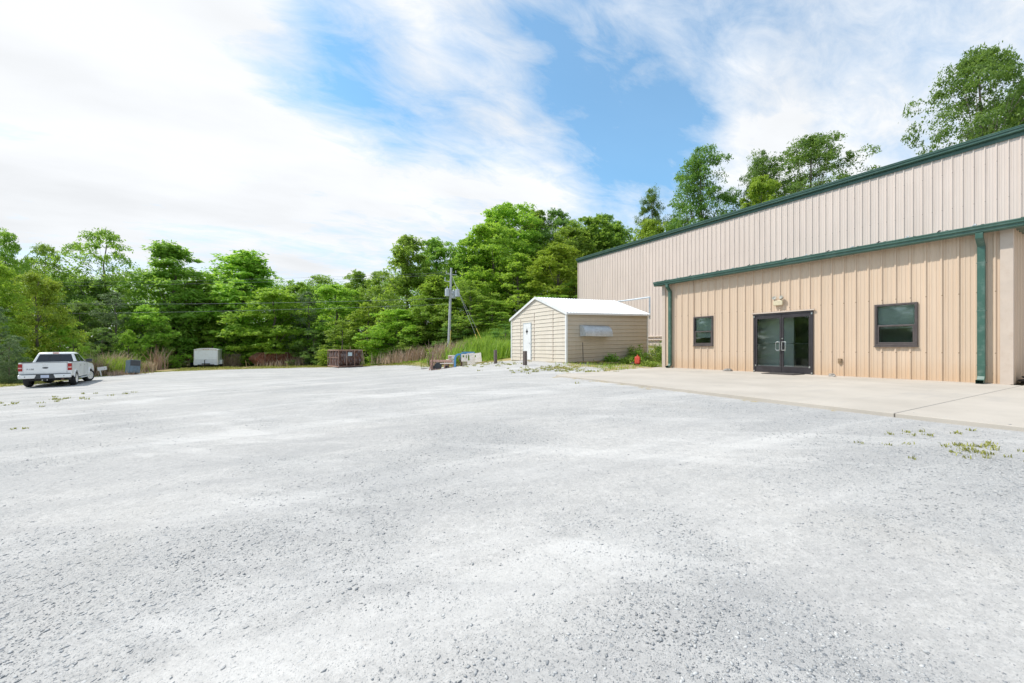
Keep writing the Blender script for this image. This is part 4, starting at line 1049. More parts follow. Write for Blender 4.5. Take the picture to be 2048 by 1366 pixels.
# ------------------------------------------------------------------ white cargo trailer
def trailer():
    x, y = loc(412, 42.6); z = gh(x, y) - .08
    T = thing('cargo_trailer', 'small white enclosed cargo trailer parked in the grass', 'trailer', (x, y, z), math.radians(-1))
    W = 1.02; L = 3.1; H0, H1 = .38, 2.05
    m = MB(); m.prism([(-W, H0), (W, H0), (W, H1), (-W, H1)], 'y', 0, L)
    m.build('body', M['trailer'], T, bevel=.03)
    prof = []
    for i in range(13):
        t = i / 12; a = -1 + 2 * t; prof.append((a * (W + .015), H1 - .03 + .17 * (1 - abs(a) ** 2.6)))
    m = MB(); m.prism([(-W - .015, H1 - .09)] + prof + [(W + .015, H1 - .09)], 'y', -.03, L + .02); m.build('roof', M['white_paint'], T, bevel=.015, smooth=True)
    m = MB(); m.box(-W - .01, W + .01, -.012, 0, H0 + .02, H0 + .62); m.build('stone_guard', M['galv_pale'], T)
    m = MB()
    for s in (-1, 1): m.box(s * (W - .05), s * (W + .012), -.016, .06, H0, H1 - .06)
    m.split('corner_trim', M['white_paint'], T, bevel=.006)
    for s in (-.85, -.2, 0, .2, .85):
        m = MB(); m.box(s - .045, s + .045, -.055, -.03, H1 - .015 - (.05 if abs(s) > .5 else 0), H1 + .03 - (.05 if abs(s) > .5 else 0)); m.build('marker_light', M['lamp_red'], T, bevel=.01)
    m = MB(); m.tube([(-.75, .1, .42), (0, -1.0, .42)], .04, 6); m.tube([(.75, .1, .42), (0, -1.0, .42)], .04, 6); m.box(-.35, .35, -.14, -.02, .46, .56); m.build('tongue', M['dark'], T)
    m = MB(); m.tube([(0, -.8, .05), (0, -.8, .95)], .035, 8); m.tube([(0, -.8, .95), (.14, -.8, .98)], .015, 6); m.build('jack', M['dark'], T)
    m = MB(); m.box(-W + .05, W - .05, .1, L - .1, .28, .38); m.build('chassis', M['dark'], T)
    for s in (-1, 1):
        m = MB(); m.prism([(1.15, .42), (1.2, .78), (1.35, .9), (2.05, .9), (2.2, .78), (2.25, .42)], 'x', s * W, s * (W + .24)); m.build('fender', M['white_paint'], T, bevel=.02)
        m = MB(); r = .34; m.lathe([(.18, -.1), (r, -.1), (r, .1), (.18, .1), (.18, -.1)], 'x', 24); w = m.build('wheel', M['black'], T, smooth=True, loc=(s * (W + .13), 1.7, r))
        m = MB(); m.lathe([(.19, s * .09), (.0, s * .06)], 'x', 20); m.build('rim', M['alloy'], w)
M['trailer'] = plain('white_trailer_skin', (.86, .90, .95), .35, var=.03, scale=1, dirt=(.5, .49, .45), dirt_amt=.3)
M['galv_pale'] = plain('pale_diamond_plate', (.70, .73, .78), .4, .1, .06)
trailer()

# ------------------------------------------------------------------ rusty scrap bin with frame
def scrap_bin():
    d = 38.3; x, y = loc(696, d); z = gh(x, y)
    T = thing('scrap_bin', 'rusty open scrap bin with framed ribs and a pale notice', 'scrap bin', (x, y, z - .02), math.radians(17.6))
    W, L, H = 2.3, 2.3, 1.66; h0 = .22
    X0, X1, Y0, Y1 = -W / 2, W / 2, -L / 2 + .6, L / 2 + .6
    # tub: rounded bottom edge toward the front
    prof = [(Y0 + .45, h0)]
    for i in range(9):
        t = i / 8 * math.pi / 2; prof.append((Y0 + .45 - .37 * math.sin(t), h0 + .45 - .45 * math.cos(t)))
    prof = prof + [(Y0 + .08, H)]
    m = MB(); m.sheet(prof, 'x', X0 + .06, X1 - .06); m.sheet([(Y0 + .45, h0), (Y1 - .08, h0)], 'x', X0 + .06, X1 - .06); m.sheet([(Y1 - .08, h0), (Y1 - .08, H)], 'x', X0 + .06, X1 - .06)
    for xx in (X0 + .06, X1 - .06): m.add([(xx, a, b_) for a, b_ in prof] + [(xx, Y1 - .08, H), (xx, Y1 - .08, h0)], [tuple(range(len(prof) + 2))])
    o = m.build('tub', M['rust'], T); so = o.modifiers.new('s', 'SOLIDIFY'); so.thickness = .012
    f = MB(); r = .045
    for (a, b_) in ((Y0, X0), ):
        pass
    def bar(p, q, r=.04): 
        p = Vector(p); q = Vector(q); f.tube([p, q], r * 1.3, 4)
    for xx in (X0, X0 + W / 3, X0 + 2 * W / 3, X1):
        bar((xx, Y0, .04), (xx, Y0, H)); bar((xx, Y1, .04), (xx, Y1, H)); bar((xx, Y0, .12), (xx, Y1, .12))
    for yy_ in (Y0 + L / 4, Y0 + L / 2, Y0 + 3 * L / 4): bar((X0, yy_, .12), (X0, yy_, H), .025); bar((X1, yy_, .12), (X1, yy_, H), .025)
    for zz in (.14, H): bar((X0, Y0, zz), (X1, Y0, zz)); bar((X0, Y1, zz), (X1, Y1, zz)); bar((X0, Y0, zz), (X0, Y1, zz)); bar((X1, Y0, zz), (X1, Y1, zz))
    bar((X0, Y0, .95), (X0, Y1, .95), .02)
    f.build('frame', M['rust_frame'], T)
    for xx in (X0, X0 + W / 3, X0 + 2 * W / 3, X1 - .02):
        m = MB(); m.box(xx - .07, xx + .07, Y0 - .06, Y0 + .2, 0, .08); m.build('foot', M['rust'], T)
    m = MB(); m.box(X0 + .92, X0 + 1.32, Y0 + .058, Y0 + .066, 1.12, 1.46); m.build('notice', M['sign_white'], T)
    m = MB(); m.box(X0 + .1, X1 - .1, Y0 + .5, Y1 - .2, h0, 1.3); m.build('scrap_load', M['bin_wall'], T)
    o = MB().tube([(0, 0, 0), (-.02, .02, .75)], .035, 5).build('stick', M['wood']); v = Matrix.Rotation(math.radians(17.6), 3, 'Z') @ Vector((.35, .2, 0)); o.location = (x + v.x, y + v.y, z + 1.25); tag(o, 'pale stick poking out of the rusty bin', 'stick')
scrap_bin()

def rusty_hopper():
    d = 46; x, y = loc(556, d); z = gh(x, y)
    T = thing('rusty_hopper', 'red-brown rusty hopper half hidden under the bushes', 'hopper', (x, y, z), math.radians(24))
    m = MB(); H = 1.55
    m.prism([(-2.3, .75), (-1.7, .12), (2.0, .12), (2.0, H), (-1.5, H), (-2.3, 1.0)], 'y', 0, 1.9); m.build('shell', M['rust_red'], T, bevel=.02)
    m = MB()
    for xx in (-1.45, -.2, 1.0, 1.95): m.box(xx, xx + .09, -.06, 0, .1, H + .02)
    m.box(-1.5, 2.04, -.08, -.061, H - .1, H + .03); m.split('rib', M['rust_frame'], T)
    m = MB(); m.box(-1.6, 2.0, .1, 1.8, 0, .12); m.split('skid', M['dark'], T)
rusty_hopper()

def long_scrap(px0, px1, d, ytop, ybot, name, label, mat):
    x0, y0 = loc(px0, d); x1, y1 = loc(px1, d); L = math.hypot(x1 - x0, y1 - y0); a = math.atan2(y1 - y0, x1 - x0); z = gh((x0 + x1) / 2, (y0 + y1) / 2)
    zt = zat(ytop, d) - z; zb_ = max(.05, zat(ybot, d) - z)
    T = thing(name, label, 'scrap', (x0, y0, z), a)
    m = MB(); rg = random.Random(int(px0))
    m.box(0, L, 0, 1.1, max(0, zb_ - .2), zt - .1); m.build('shell', mat, T, bevel=.02)
    m = MB(); k = int(L / .55)
    for i in range(k + 1): m.box(i * L / k - .04, i * L / k + .04, -.05, 0, max(0, zb_ - .3), zt - .06)
    m.box(-.03, L + .03, -.07, -.051, zt - .12, zt); m.split('rib', M['rust_frame'], T)
    m = MB()
    for i in range(2): m.box(.3 + i * (L - .9), .6 + i * (L - .9), .1, 1.0, 0, max(.1, zb_ - .19)); 
    m.split('skid', M['dark'], T)
long_scrap(331, 389, 47, 704, 718, 'rusty_bin', 'low long rusty bin behind the white trailer', M['rust_red'])
long_scrap(452, 482, 48, 708, 722, 'rusty_bin', 'faded low scrap bin in weeds between trailer and hopper', M['bin_wall'])

# blue-grey cabinet and white board on a leaning post
def cabinet():
    d = 31.0; x, y = loc(265, d); z = gh(x, y)
    T = thing('metal_cabinet', 'tilted blue-grey metal cabinet dumped in the weeds', 'cabinet', (x, y, z + .12), rot=(math.radians(-5), math.radians(6), math.radians(38)))
    m = MB(); m.box(-.34, .34, -.28, .3, 0, 1.0); m.build('shell', M['blue_grey'], T, bevel=.02)
    m = MB(); m.box(-.31, .31, -.295, -.28, .55, .97); m.build('front_panel', M['dark_grey'], T)
    m = MB(); m.box(-.31, .31, -.297, -.28, .04, .5); m.box(-.05, .05, -.318, -.298, .42, .45); m.build('drawer', M['blue_grey'], T, bevel=.006)
    d = 29.5; x, y = loc(202.5, d); z = gh(x, y)
    T = thing('board_on_post', 'white board on a leaning white post in the verge', 'sign', (x, y, z), rot=(0, math.radians(-9), math.radians(35)))
    m = MB(); m.box(-.035, .035, -.03, .03, -.1, .62); m.build('post', M['white_paint'], T)
    m = MB(); m.box(-.14, .38, -.05, -.031, .42, .68); m.build('board', M['white_paint'], T, bevel=.008)
cabinet()

# ------------------------------------------------------------------ junk heap by the pole
def junk():
    d = 27.2
    def P(px, dd=d): x, y = loc(px, dd); return x, y, gh(x, y)
    s = d / FPX
    rzf = -YAW
    # rusty machine frame
    x, y, z = P(861); T = thing('machine_frame', 'low pinkish rusty steel frame with dark machinery inside', 'scrap frame', (x, y, z), rzf + .15)
    L = 1.22; m = MB()
    for (a, b_) in ((0, 0), (0, .7), (L * .74, 0), (L * .74, .7)): m.box(a, a + .09, b_, b_ + .09, 0, .58)
    m.box(-.03, L + .25, -.01, .08, .58, .70); m.box(-.03, L + .25, .69, .78, .58, .70); m.box(-.03, .08, .08, .69, .58, .68); m.box(-.0, L * .8, .0, .06, .04, .1)
    m.M = Matrix.Translation((.05, -.02, .5)) @ Matrix.Rotation(math.radians(20), 4, 'Y'); m.box(0, .07, -.03, .03, -.5, .05); m.M = Matrix.Identity(4)
    m.build('frame', M['pink_rust'], T, bevel=.006)
    m = MB(); m.M = Matrix.Translation((.5, .35, .28)); m.lathe([(.09, -.25), (.24, -.22), (.26, 0), (.24, .22), (.09, .25)], 'y', 18); m.M = Matrix.Identity(4); m.box(.1, .3, .2, .6, 0, .3); m.box(.95, 1.15, .15, .6, 0, .32)
    m.build('motor', M['dark_grey'], T, smooth=True)
    x, y, z = P(863); m = MB(); m.tube([(0, 0, .0), (.06, 0, .35), (.04, .02, .8), (.12, .05, 1.45)], [.05, .045, .04, .02], 6); o = m.build('rusty_bar', M['rust_frame'], None, smooth=True); o.location = (x, y - .05, z); tag(o, 'rusty bar standing upright at the end of the junk', 'bar')
    x, y, z = P(872, 27.9); m = MB(); m.tube([(0, 0, .2), (.5, .1, 1.25)], .03, 5); o = m.build('branch', M['wood']); o.location = (x, y, z); tag(o, 'thin dead branch leaning behind the rusty frame', 'branch')
    # cream appliance stacks
    def boxy(px, dd, w, dp, h, z0, rz, name, label, rails=True, rx=0, ry=0):
        x, y, z = P(px, dd); T = thing(name, label, 'scrap unit', (x, y, z + z0), rot=(rx, ry, rzf + rz))
        m = MB(); m.box(0, w, 0, dp, 0, h); m.build('casing', M['cream_metal'], T, bevel=.012)
        m = MB(); m.box(.04, w * .55, -.014, 0, h * .2, h * .75); m.build('cover_plate', M['pink_rust'], T)
        return T
    boxy(892, 27.6, .62, .5, .24, .36, .1, 'appliance_casing', 'cream metal casing resting on the heap, topped by another')
    boxy(896, 27.6, .46, .42, .26, .61, -.1, 'appliance_casing', 'small pale casing topmost beside the blue frame')
    plank('steel_slat', 'pale flat strip bridging the gap below the cream casings', *P(894, 27.3)[:2], .9, .3, .05, rzf, M['cream_metal'], P(894)[2] + .30, cat='scrap strip')
    x, y, z = P(893, 27.6); m = MB(); m.box(0, .12, 0, .4, 0, .32); m.box(.45, .58, 0, .4, 0, .32); o = m.build('trestle', M['pink_rust']); o.location = (x, y, z); o.rotation_euler = (0, 0, rzf); tag(o, 'low rusty trestle under the cream casings', 'trestle')
    # blue door-like frame: arch plus long blue shell behind
    x, y, z = P(908, 27.0); T = thing('blue_shell', 'bent blue sheet metal shell with an arched open end', 'scrap shell', (x, y, z), rzf + .05)
    m = MB(); arch = [(.0, .0), (.0, .62), (.06, .80), (.2, .92), (.42, .95), (.5, .95)]
    out = arch; inn = [(.13, .0), (.13, .58), (.17, .70), (.25, .80), (.42, .84), (.5, .84)]
    pts = out + inn[::-1]; m.prism(pts, 'y', 0, .16); m.prism([(.42, .5), (.5, .5), (.5, .95), (.42, .95)], 'y', -.01, .15)
    m.build('arch', M['blue_metal'], T, bevel=.012)
    m = MB(); m.prism([(.5, .82), (.5, 1.0), (.62, 1.04), (1.36, 1.04), (1.4, .98), (1.36, .80)], 'y', -.05, .75); m.build('top_shell', M['blue_metal'], T, bevel=.02)
    m = MB(); m.box(.3, 1.3, .1, .72, 1.041, 1.07); m.box(1.24, 1.36, .3, .7, .3, .79); m.build('cover', M['dark_grey'], T, bevel=.01)
    x, y, z = P(921, 26.8); m = MB(); m.box(0, .10, 0, .1, 0, .62); m.M = Matrix.Translation((-.05, -.02, .3)) @ Matrix.Rotation(-.35, 4, 'Y'); m.box(0, .07, 0, .06, 0, .35); o = m.build('rusty_upright', M['rust'], bevel=.008); o.location = (x, y, z); o.rotation_euler = (0, 0, rzf); tag(o, 'dark rusty upright leaning on the blue shell', 'scrap bar')
    # cream panels with slots
    def panel(px, dd, w, h, z0, rx, ry, slots, label, mat='cream_metal', rz=0, t=.05):
        x, y, z = P(px, dd); m = MB(); xs = sorted([0, w] + [q for s in slots for q in s[:2]])
        for a, b_ in zip(xs[:-1], xs[1:]):
            hit = [s for s in slots if s[0] <= a + 1e-6 and s[1] >= b_ - 1e-6]
            if hit: m.box(a, b_, 0, t, 0, hit[0][2]); m.box(a, b_, 0, t, hit[0][3], h)
            else: m.box(a, b_, 0, t, 0, h)
        o = m.build('slotted_panel', M[mat], None); o.location = (x, y, z + z0); o.rotation_euler = (rx, ry, rzf + rz); tag(o, label, 'scrap panel', 'cream panels leaning in the junk heap')
    panel(922.5, 26.6, .45, .50, .33, math.radians(-8), 0, [(.08, .19, .28, .42), (.30, .37, .22, .44)], 'cream panel with small square holes between the rusty upright and the tall white panel')
    panel(935, 26.3, .50, .78, .02, math.radians(-8), math.radians(-6), [(.05, .17, .30, .70)], 'tall white panel with one long dark slot')
    panel(950, 26.2, .46, .62, .10, math.radians(-10), math.radians(-8), [(.03, .10, .36, .5)], 'squarish cream panel at the shed end of the heap', rz=-.1)
    plank('cream_sheet', 'pale bent sheet lying along the foot of the white panels', *P(951, 25.9)[:2], .95, .10, .05, rzf + .12, M['cream_metal'], cat='sheet')
    # things on the lot edge
    plank('plank', 'broken brown board on the gravel near the rusty bin', *P(764, 38.6)[:2], .9, .2, .04, .3, M['wood']); plank('plank', 'dark board flat in the lot edge beside the junk heap', *P(853, 29.6)[:2], .8, .14, .035, -.3, M['post'])
    # extra: wheels/scrap metal in front
    x, y, z = P(928, 26.9); m = MB(); m.box(-.15, .55, 0, .5, 0, .32); o = m.build('crate', M['beige_plastic'], bevel=.02); o.location = (x, y, z); o.rotation_euler = (0, 0, rzf); tag(o, 'yellowed plastic crate behind the cream panels', 'crate')
junk()

# red jug in the weeds
def jug():
    x, y = loc(1275, 18.9); z = gh(x, y)
    T = thing('plastic_jug', 'red plastic jug lying in weeds by the shaded shed wall', 'jug', (x, y, z + .1), rot=(0, math.radians(10), .6))
    m = MB(); m.box(-.16, .16, -.12, .12, 0, .34); m.build('body', M['red_plastic'], T, bevel=.04, smooth=True)
    m = MB(); m.tube([(-.1, 0, .34), (-.09, 0, .42), (.06, 0, .43), (.08, 0, .34)], .022, 8); m.build('handle', M['red_plastic'], T, smooth=True)
    m = MB(); m.lathe([(.04, .33), (.04, .39), (0, .39)], 'z', 12); m.build('cap', M['yellow'], T, loc=(.12, 0, 0))
jug()
plank('timber_sleeper', 'grey timber half buried under weeds beside the slab', 15.55, 13.9, 1.5, .2, .14, .1, M['post'], gh(15.5, 13.9) - .02, cat='timber')

# ------------------------------------------------------------------ utility pole, transformers, wires
def utility():
    d = 38.0; x, y = loc(897.5, d); z = gh(x, y); H = zat(536, d) - z
    lean = Vector(((902.5 - 897.5) / FPX * d * RGT[0], (902.5 - 897.5) / FPX * d * RGT[1], 0)) / H
    T = thing('utility_pole', 'grey utility pole carrying three transformers', 'utility pole', (x, y, z))
    def at(h): return Vector((lean.x * h, lean.y * h, h))
    m = MB(); m.tube([at(-.3), at(H * .5), at(H)], [.15, .125, .095], 14); m.build('pole', M['pole'], T, smooth=True)
    R = Vector((RGT[0], RGT[1], 0)); F_ = Vector((FWD[0], FWD[1], 0))
    zt = zat(579, d) - z; zb_ = zat(594, d) - z
    for (s, f, dz) in ((-.30, -.1, 0.05), (.22, .35, -.10), (.66, -.05, .0)):
        c = at(zt) + R * (s + 0.0) + F_ * f; m = MB(); m.M = Matrix.Translation((c.x, c.y, zb_ + dz)); h = zt - zb_
        m.lathe([(0, 0), (.20, 0), (.225, .03), (.225, h - .06), (.24, h - .05), (.24, h - .02), (.12, h + .03), (0, h + .04)], 'z', 20)
        can = m.build('transformer', M['can'], T, smooth=True)
        m = MB(); m.M = Matrix.Translation((c.x, c.y, zb_ + dz + h)); m.lathe([(.03, 0), (.045, .05), (.03, .08), (.045, .12), (.03, .16), (.045, .2), (0, .24)], 'z', 10); m.M = Matrix.Identity(4)
        m.build('bushing', M['galv'], can, smooth=True)
        m = MB(); q = at(zb_ + h / 2); m.tube([q, Vector((c.x, c.y, zb_ + h / 2))], .035, 6); m.build('bracket', M['galv'], can)
    hc = zat(564, d) - z; m = MB(); q = at(hc); m.tube([q, q - R * .62 + Vector((0, 0, .12))], .035, 6); m.tube([q - R * .55 + Vector((0, 0, .08)), q - R * .55 + Vector((0, 0, .45))], .04, 8); m.build('cutout_arm', M['can'], T)
    hc = zat(546, d) - z; m = MB(); q = at(hc); m.tube([q - R * .5 - Vector((0, 0, .05)), q + R * .55 + Vector((0, 0, -.2))], .04, 6)
    for k in (-.45, 0, .45): m.tube([q + R * k, q + R * k + Vector((0, 0, .22))], .035, 6)
    m.build('crossarm', M['pole'], T)
    # wires running off to poles outside the view
    O = Vector((x, y, z))
    def wire(p, q, sag, label, r=.016, cat='power line', name='power_line', n=24, mat='wire', grp='overhead wires crossing before the trees'):
        pts = []
        for i in range(n + 1):
            t = i / n; v = p.lerp(q, t); v.z -= sag * 4 * t * (1 - t); pts.append(v)
        o = MB().tube([v - p for v in pts], r, 5).build(name, M[mat]); o.location = p; tag(o, label, cat, grp)
    def W3(px, py, dd): a, b_ = loc(px, dd); return Vector((a, b_, zat(py, dd)))
    hz = lambda py: at(zat(py, d) - z) + O
    wire(hz(545), W3(-120, 566, 36), .25, 'topmost thin wire leading from the pole top across the trees', .007)
    wire(hz(549), W3(-120, 573, 36), .3, 'thin wire just below the topmost wire', .007)
    wire(hz(596), W3(-160, 604, 34), .35, 'thicker wire leaving the pole just below the transformers', .011)
    wire(hz(608), W3(-160, 628, 33), .25, 'lowest wire crossing the front trees above the trailer', .009)
    for (p, q, gx, gy, l, l2) in ((hz(547), (963, 686, 33.5), 945, 664, 'guy wire slanting from the pole to the grass bank', 'yellow guard on the guy wire in the bank grass'),
                             (hz(552), (968, 676, 35.5), 957, 655, 'upper guy wire reaching the bank beyond the first', 'yellow guard on the farther guy wire')):
        e = W3(*q); e.z = gh(e.x, e.y) if abs(gh(e.x, e.y) - e.z) < 1.5 else e.z
        wire(p, e, .0, l, .012, 'guy wire', 'guy_wire', 2, 'wire', 'guy wires of the utility pole')
        dr_ = (p - e).normalized(); o = MB().tube([Vector((0, 0, 0)), dr_ * 1.6], .03, 8).build('guy_guard', M['yellow']); o.location = e + dr_ * .1 + Vector((0, 0, 0)); tag(o, l2, 'guy guard')
    e = hz(700); o = MB().tube([Vector((-.05, -.35, 0)), Vector((.1, -.3, 2.0))], .03, 6).build('cable_guard', M['yellow'], T)
    o['label'] = 'yellow guard strip at the foot of the pole'
utility()

# ------------------------------------------------------------------ trees
def leaves_mesh(name, C, Nn, S, tint, mat, rng, fold=.25):
    """C centres, Nn preferred normals, S sizes -> kite leaves as two triangles each"""
    n = len(C); rnd = rng.normal(size=(n, 3)); nn = Nn + rnd * .55; nn /= np.linalg.norm(nn, axis=1)[:, None]
    a = np.cross(nn, rng.normal(size=(n, 3))); a /= np.linalg.norm(a, axis=1)[:, None] + 1e-9; b = np.cross(nn, a)
    s = S[:, None]; w = rng.uniform(.5, .85, size=(n, 1))
    V = np.stack([C - a * s, C + b * s * w * .6 - nn * s * fold * .5, C + a * s, C - b * s * w * .6 - nn * s * fold * .5], 1).reshape(-1, 3)
    F = (np.array([[0, 1, 2, 3]])[None] + (np.arange(n) * 4)[:, None, None]).reshape(-1, 4)
    me = bpy.data.meshes.new(name); me.vertices.add(len(V)); me.vertices.foreach_set('co', V.ravel())
    me.loops.add(F.size); me.loops.foreach_set('vertex_index', F.ravel()); me.polygons.add(len(F)); me.polygons.foreach_set('loop_start', np.arange(0, F.size, 4))
    me.update(calc_edges=True)
    at = me.attributes.new('tint', 'FLOAT', 'POINT'); at.data.foreach_set('value', np.repeat(tint.astype(np.float32), 4))
    me.materials.append(mat); return me

def envelope(kind, t):
    """crown radius (0..1) at height fraction t"""
    if kind == 'round': return max(0.05, math.sin(math.pi * min(1, max(0, t * .93 + .05))) ** .6)
    if kind == 'cone': return max(.12, (1 - t) ** .5 * min(1, .6 + t * 3.2))
    if kind == 'column': return max(.2, min(1, .6 + t * 2.2) * (1 - (max(0, t - .5) / .5) ** 2 * .8))
    if kind == 'bush': return max(.08, math.sqrt(max(0, 1 - t * t)) )
    if kind == 'full': return max(.15, min(1, .75 + t * 1.3) * math.cos(max(0, t - .5) / .5 * 1.5) ** .55)
    return 1
def make_proto(kind, seed, nclump, nt_, nl, leaf, h=10.0, r=3.6, base=.12, leafkind='mid', clump_r=.85, branches=22, sparse=0, gap=0):
    """tree of height h: trunk with limbs + crown mesh"""
    rg = random.Random(seed); rng = np.random.default_rng(seed)
    cl = []
    tries = 0
    while len(cl) < nclump and tries < nclump * 40:
        tries += 1
        t = rg.random() ** {'cone': 1.45, 'full': 1.1, 'bush': 1.2}.get(kind, .95); R = envelope(kind, t) * r
        # lumpy outline
        a = rg.random() * 6.283; lum = .78 + .5 * mnoise.noise(Vector((math.cos(a) * 1.4, math.sin(a) * 1.4, t * 3.2 + seed * 7.3))) + .14 * rg.random()
        q = (rg.random() ** .5) * R * lum
        z = h * (base + (1 - base) * t * .97); cr = clump_r * rg.uniform(.6, 1.2) * (1 - .22 * t)
        p = Vector((q * math.cos(a), q * math.sin(a), z))
        if gap and any((p - c[0]).length < gap * (cr + c[1]) for c in cl): continue
        cl.append((p, cr))
    C = []; Nn = []; S = []; T = []
    for (p, cr) in cl:
        tc = rg.random()
        outw = Vector((p.x, p.y, (p.z - h * .45) * .6 + .6)).normalized()
        for k in range(nt_):
            # twigs spread on the upper/outer half of the clump
            d = Vector((rg.gauss(0, 1), rg.gauss(0, 1), rg.gauss(0, .75))).normalized(); d = (d + outw * .45 + Vector((0, 0, .22))).normalized()
            tp = p + Vector((d.x * cr * 1.15, d.y * cr * 1.15, d.z * cr * .8)) * (rg.random() ** .35)
            tt = .25 * tc + .35 * rg.random()
            tr_ = cr * .34
            c = rng.normal(size=(nl, 3)) * np.array([tr_, tr_, tr_ * .55]) * .62 + np.array(tp)
            c[:, 2] -= np.linalg.norm(c[:, :2] - np.array(tp)[:2], axis=1) * .25
            C.append(c); Nn.append(np.tile(np.array([d.x * .5, d.y * .5, .75 + d.z * .3]), (nl, 1))); S.append(rng.uniform(.6, 1.2, nl) * leaf)
            T.append(np.clip(tt + rng.uniform(-.1, .35, nl), 0, 1))
    crown = leaves_mesh('crown', np.concatenate(C), np.concatenate(Nn), np.concatenate(S), np.concatenate(T), LEAF[leafkind], rng)
    m = MB(); r0 = h * .016 + .03
    wob = [Vector((0, 0, -.2))] + [Vector((rg.uniform(-.12, .12) * i / 6 * r * .4, rg.uniform(-.12, .12) * i / 6 * r * .4, h * .92 * i / 6)) for i in range(1, 7)]
    m.tube(wob, [r0 * 1.25] + [r0 * (1 - .8 * i / 6) for i in range(1, 7)], 8)
    def trunk_at(z):
        z = max(0, min(z, h * .91)); f = z / (h * .92) * 6; i = int(f); return wob[i].lerp(wob[min(6, i + 1)], f - i) if i > 0 else wob[1] * f
    for (p, cr) in rg.sample(cl, min(branches, len(cl))):
        s = trunk_at(p.z * rg.uniform(.5, .8)); mid = s.lerp(p, .5) + Vector((0, 0, -.05 * h * rg.random())) ; rr = r0 * rg.uniform(.25, .5) * (1.15 - p.z / h)
        m.tube([s, mid, p], [rr, rr * .7, rr * .3], 5)
    me = bpy.data.meshes.new('trunk'); me.from_pydata(m.v, [], m.f); me.materials.append(M['bark']); [setattr(p, 'use_smooth', True) for p in me.polygons]
    return me, crown, h, r
PROTO = {}
def proto(key, *a, **k): PROTO[key] = make_proto(*a, **k)
proto('roundA', 'full', 11, 147, 13, 11, 0.162, leafkind='mid')
proto('roundB', 'full', 12, 139, 13, 11, 0.162, leafkind='bright')
proto('roundC', 'round', 13, 139, 13, 11, 0.151, base=.22, leafkind='mid')
proto('coneA', 'cone', 14, 200, 12, 11, 0.151, r=3.3, leafkind='mid')
proto('coneB', 'cone', 15, 200, 12, 11, 0.151, r=3.3, leafkind='bright')
proto('colA', 'column', 16, 139, 12, 11, 0.151, r=2.6, leafkind='mid', base=.08)
proto('colB', 'column', 17, 139, 12, 11, 0.140, r=2.6, leafkind='yellow', base=.08)
proto('darkA', 'full', 18, 147, 13, 12, 0.130, leafkind='dark')
proto('darkB', 'round', 19, 131, 13, 12, 0.130, leafkind='dark', base=.15)
proto('greyA', 'bush', 20, 108, 14, 14, 0.108, r=4.2, leafkind='grey', base=.03)
proto('bushA', 'bush', 21, 93, 13, 12, 0.162, r=5.0, leafkind='bright', base=.02)
proto('bushB', 'bush', 22, 93, 13, 12, 0.162, r=5.0, leafkind='mid', base=.02)
proto('bushC', 'bush', 23, 93, 13, 12, 0.151, r=5.0, leafkind='dark', base=.02)
proto('airyA', 'round', 24, 90, 14, 12, .13, r=3.4, leafkind='mid', base=.28, clump_r=.9, gap=.36, branches=45)
proto('airyB', 'full', 25, 95, 14, 12, .13, r=4.2, leafkind='mid', base=.28, clump_r=.95, gap=.38, branches=45)
proto('oakA', 'column', 26, 120, 15, 14, .095, r=3.0, leafkind='oak', base=.25, clump_r=.8, gap=.34, branches=60)
proto('oakB', 'full', 27, 210, 15, 13, .09, r=4.6, leafkind='oak', base=.25, clump_r=.75, gap=.30, branches=80)
proto('yelA', 'full', 28, 124, 13, 12, 0.140, leafkind='yellow', base=.1)

TREES = 'trees around the lot'
def tree(name, label, key, px, d, ytop, wpx, group=TREES, zbase=None, sink=0.0, lean=0.0, cat='tree'):
    tr_, cr, h, r = PROTO[key]; x, y = loc(px, d); z = (gh(x, y) if zbase is None else zbase) - sink
    H = zat(ytop, d) - z
    # picture width per metre perpendicular to the line of sight
    u = (px - 1024) / FPX; dist = d * math.sqrt(1 + u * u); ppm = FPX * (1 + u * u) / dist
    sz = H / h; sx = (wpx / 2 / ppm) / (r * (.76 if px > 1280 else .68))
    T = thing(name, label, cat, (x, y, z), group=group); T.rotation_euler = (lean * .5, lean, RNG.random() * 6.28); T.scale = (sx, sx, sz)
    for nm, me in (('trunk', tr_), ('crown', cr)):
        o = bpy.data.objects.new(nm, me); COL.objects.link(o); o.parent = T
    return T

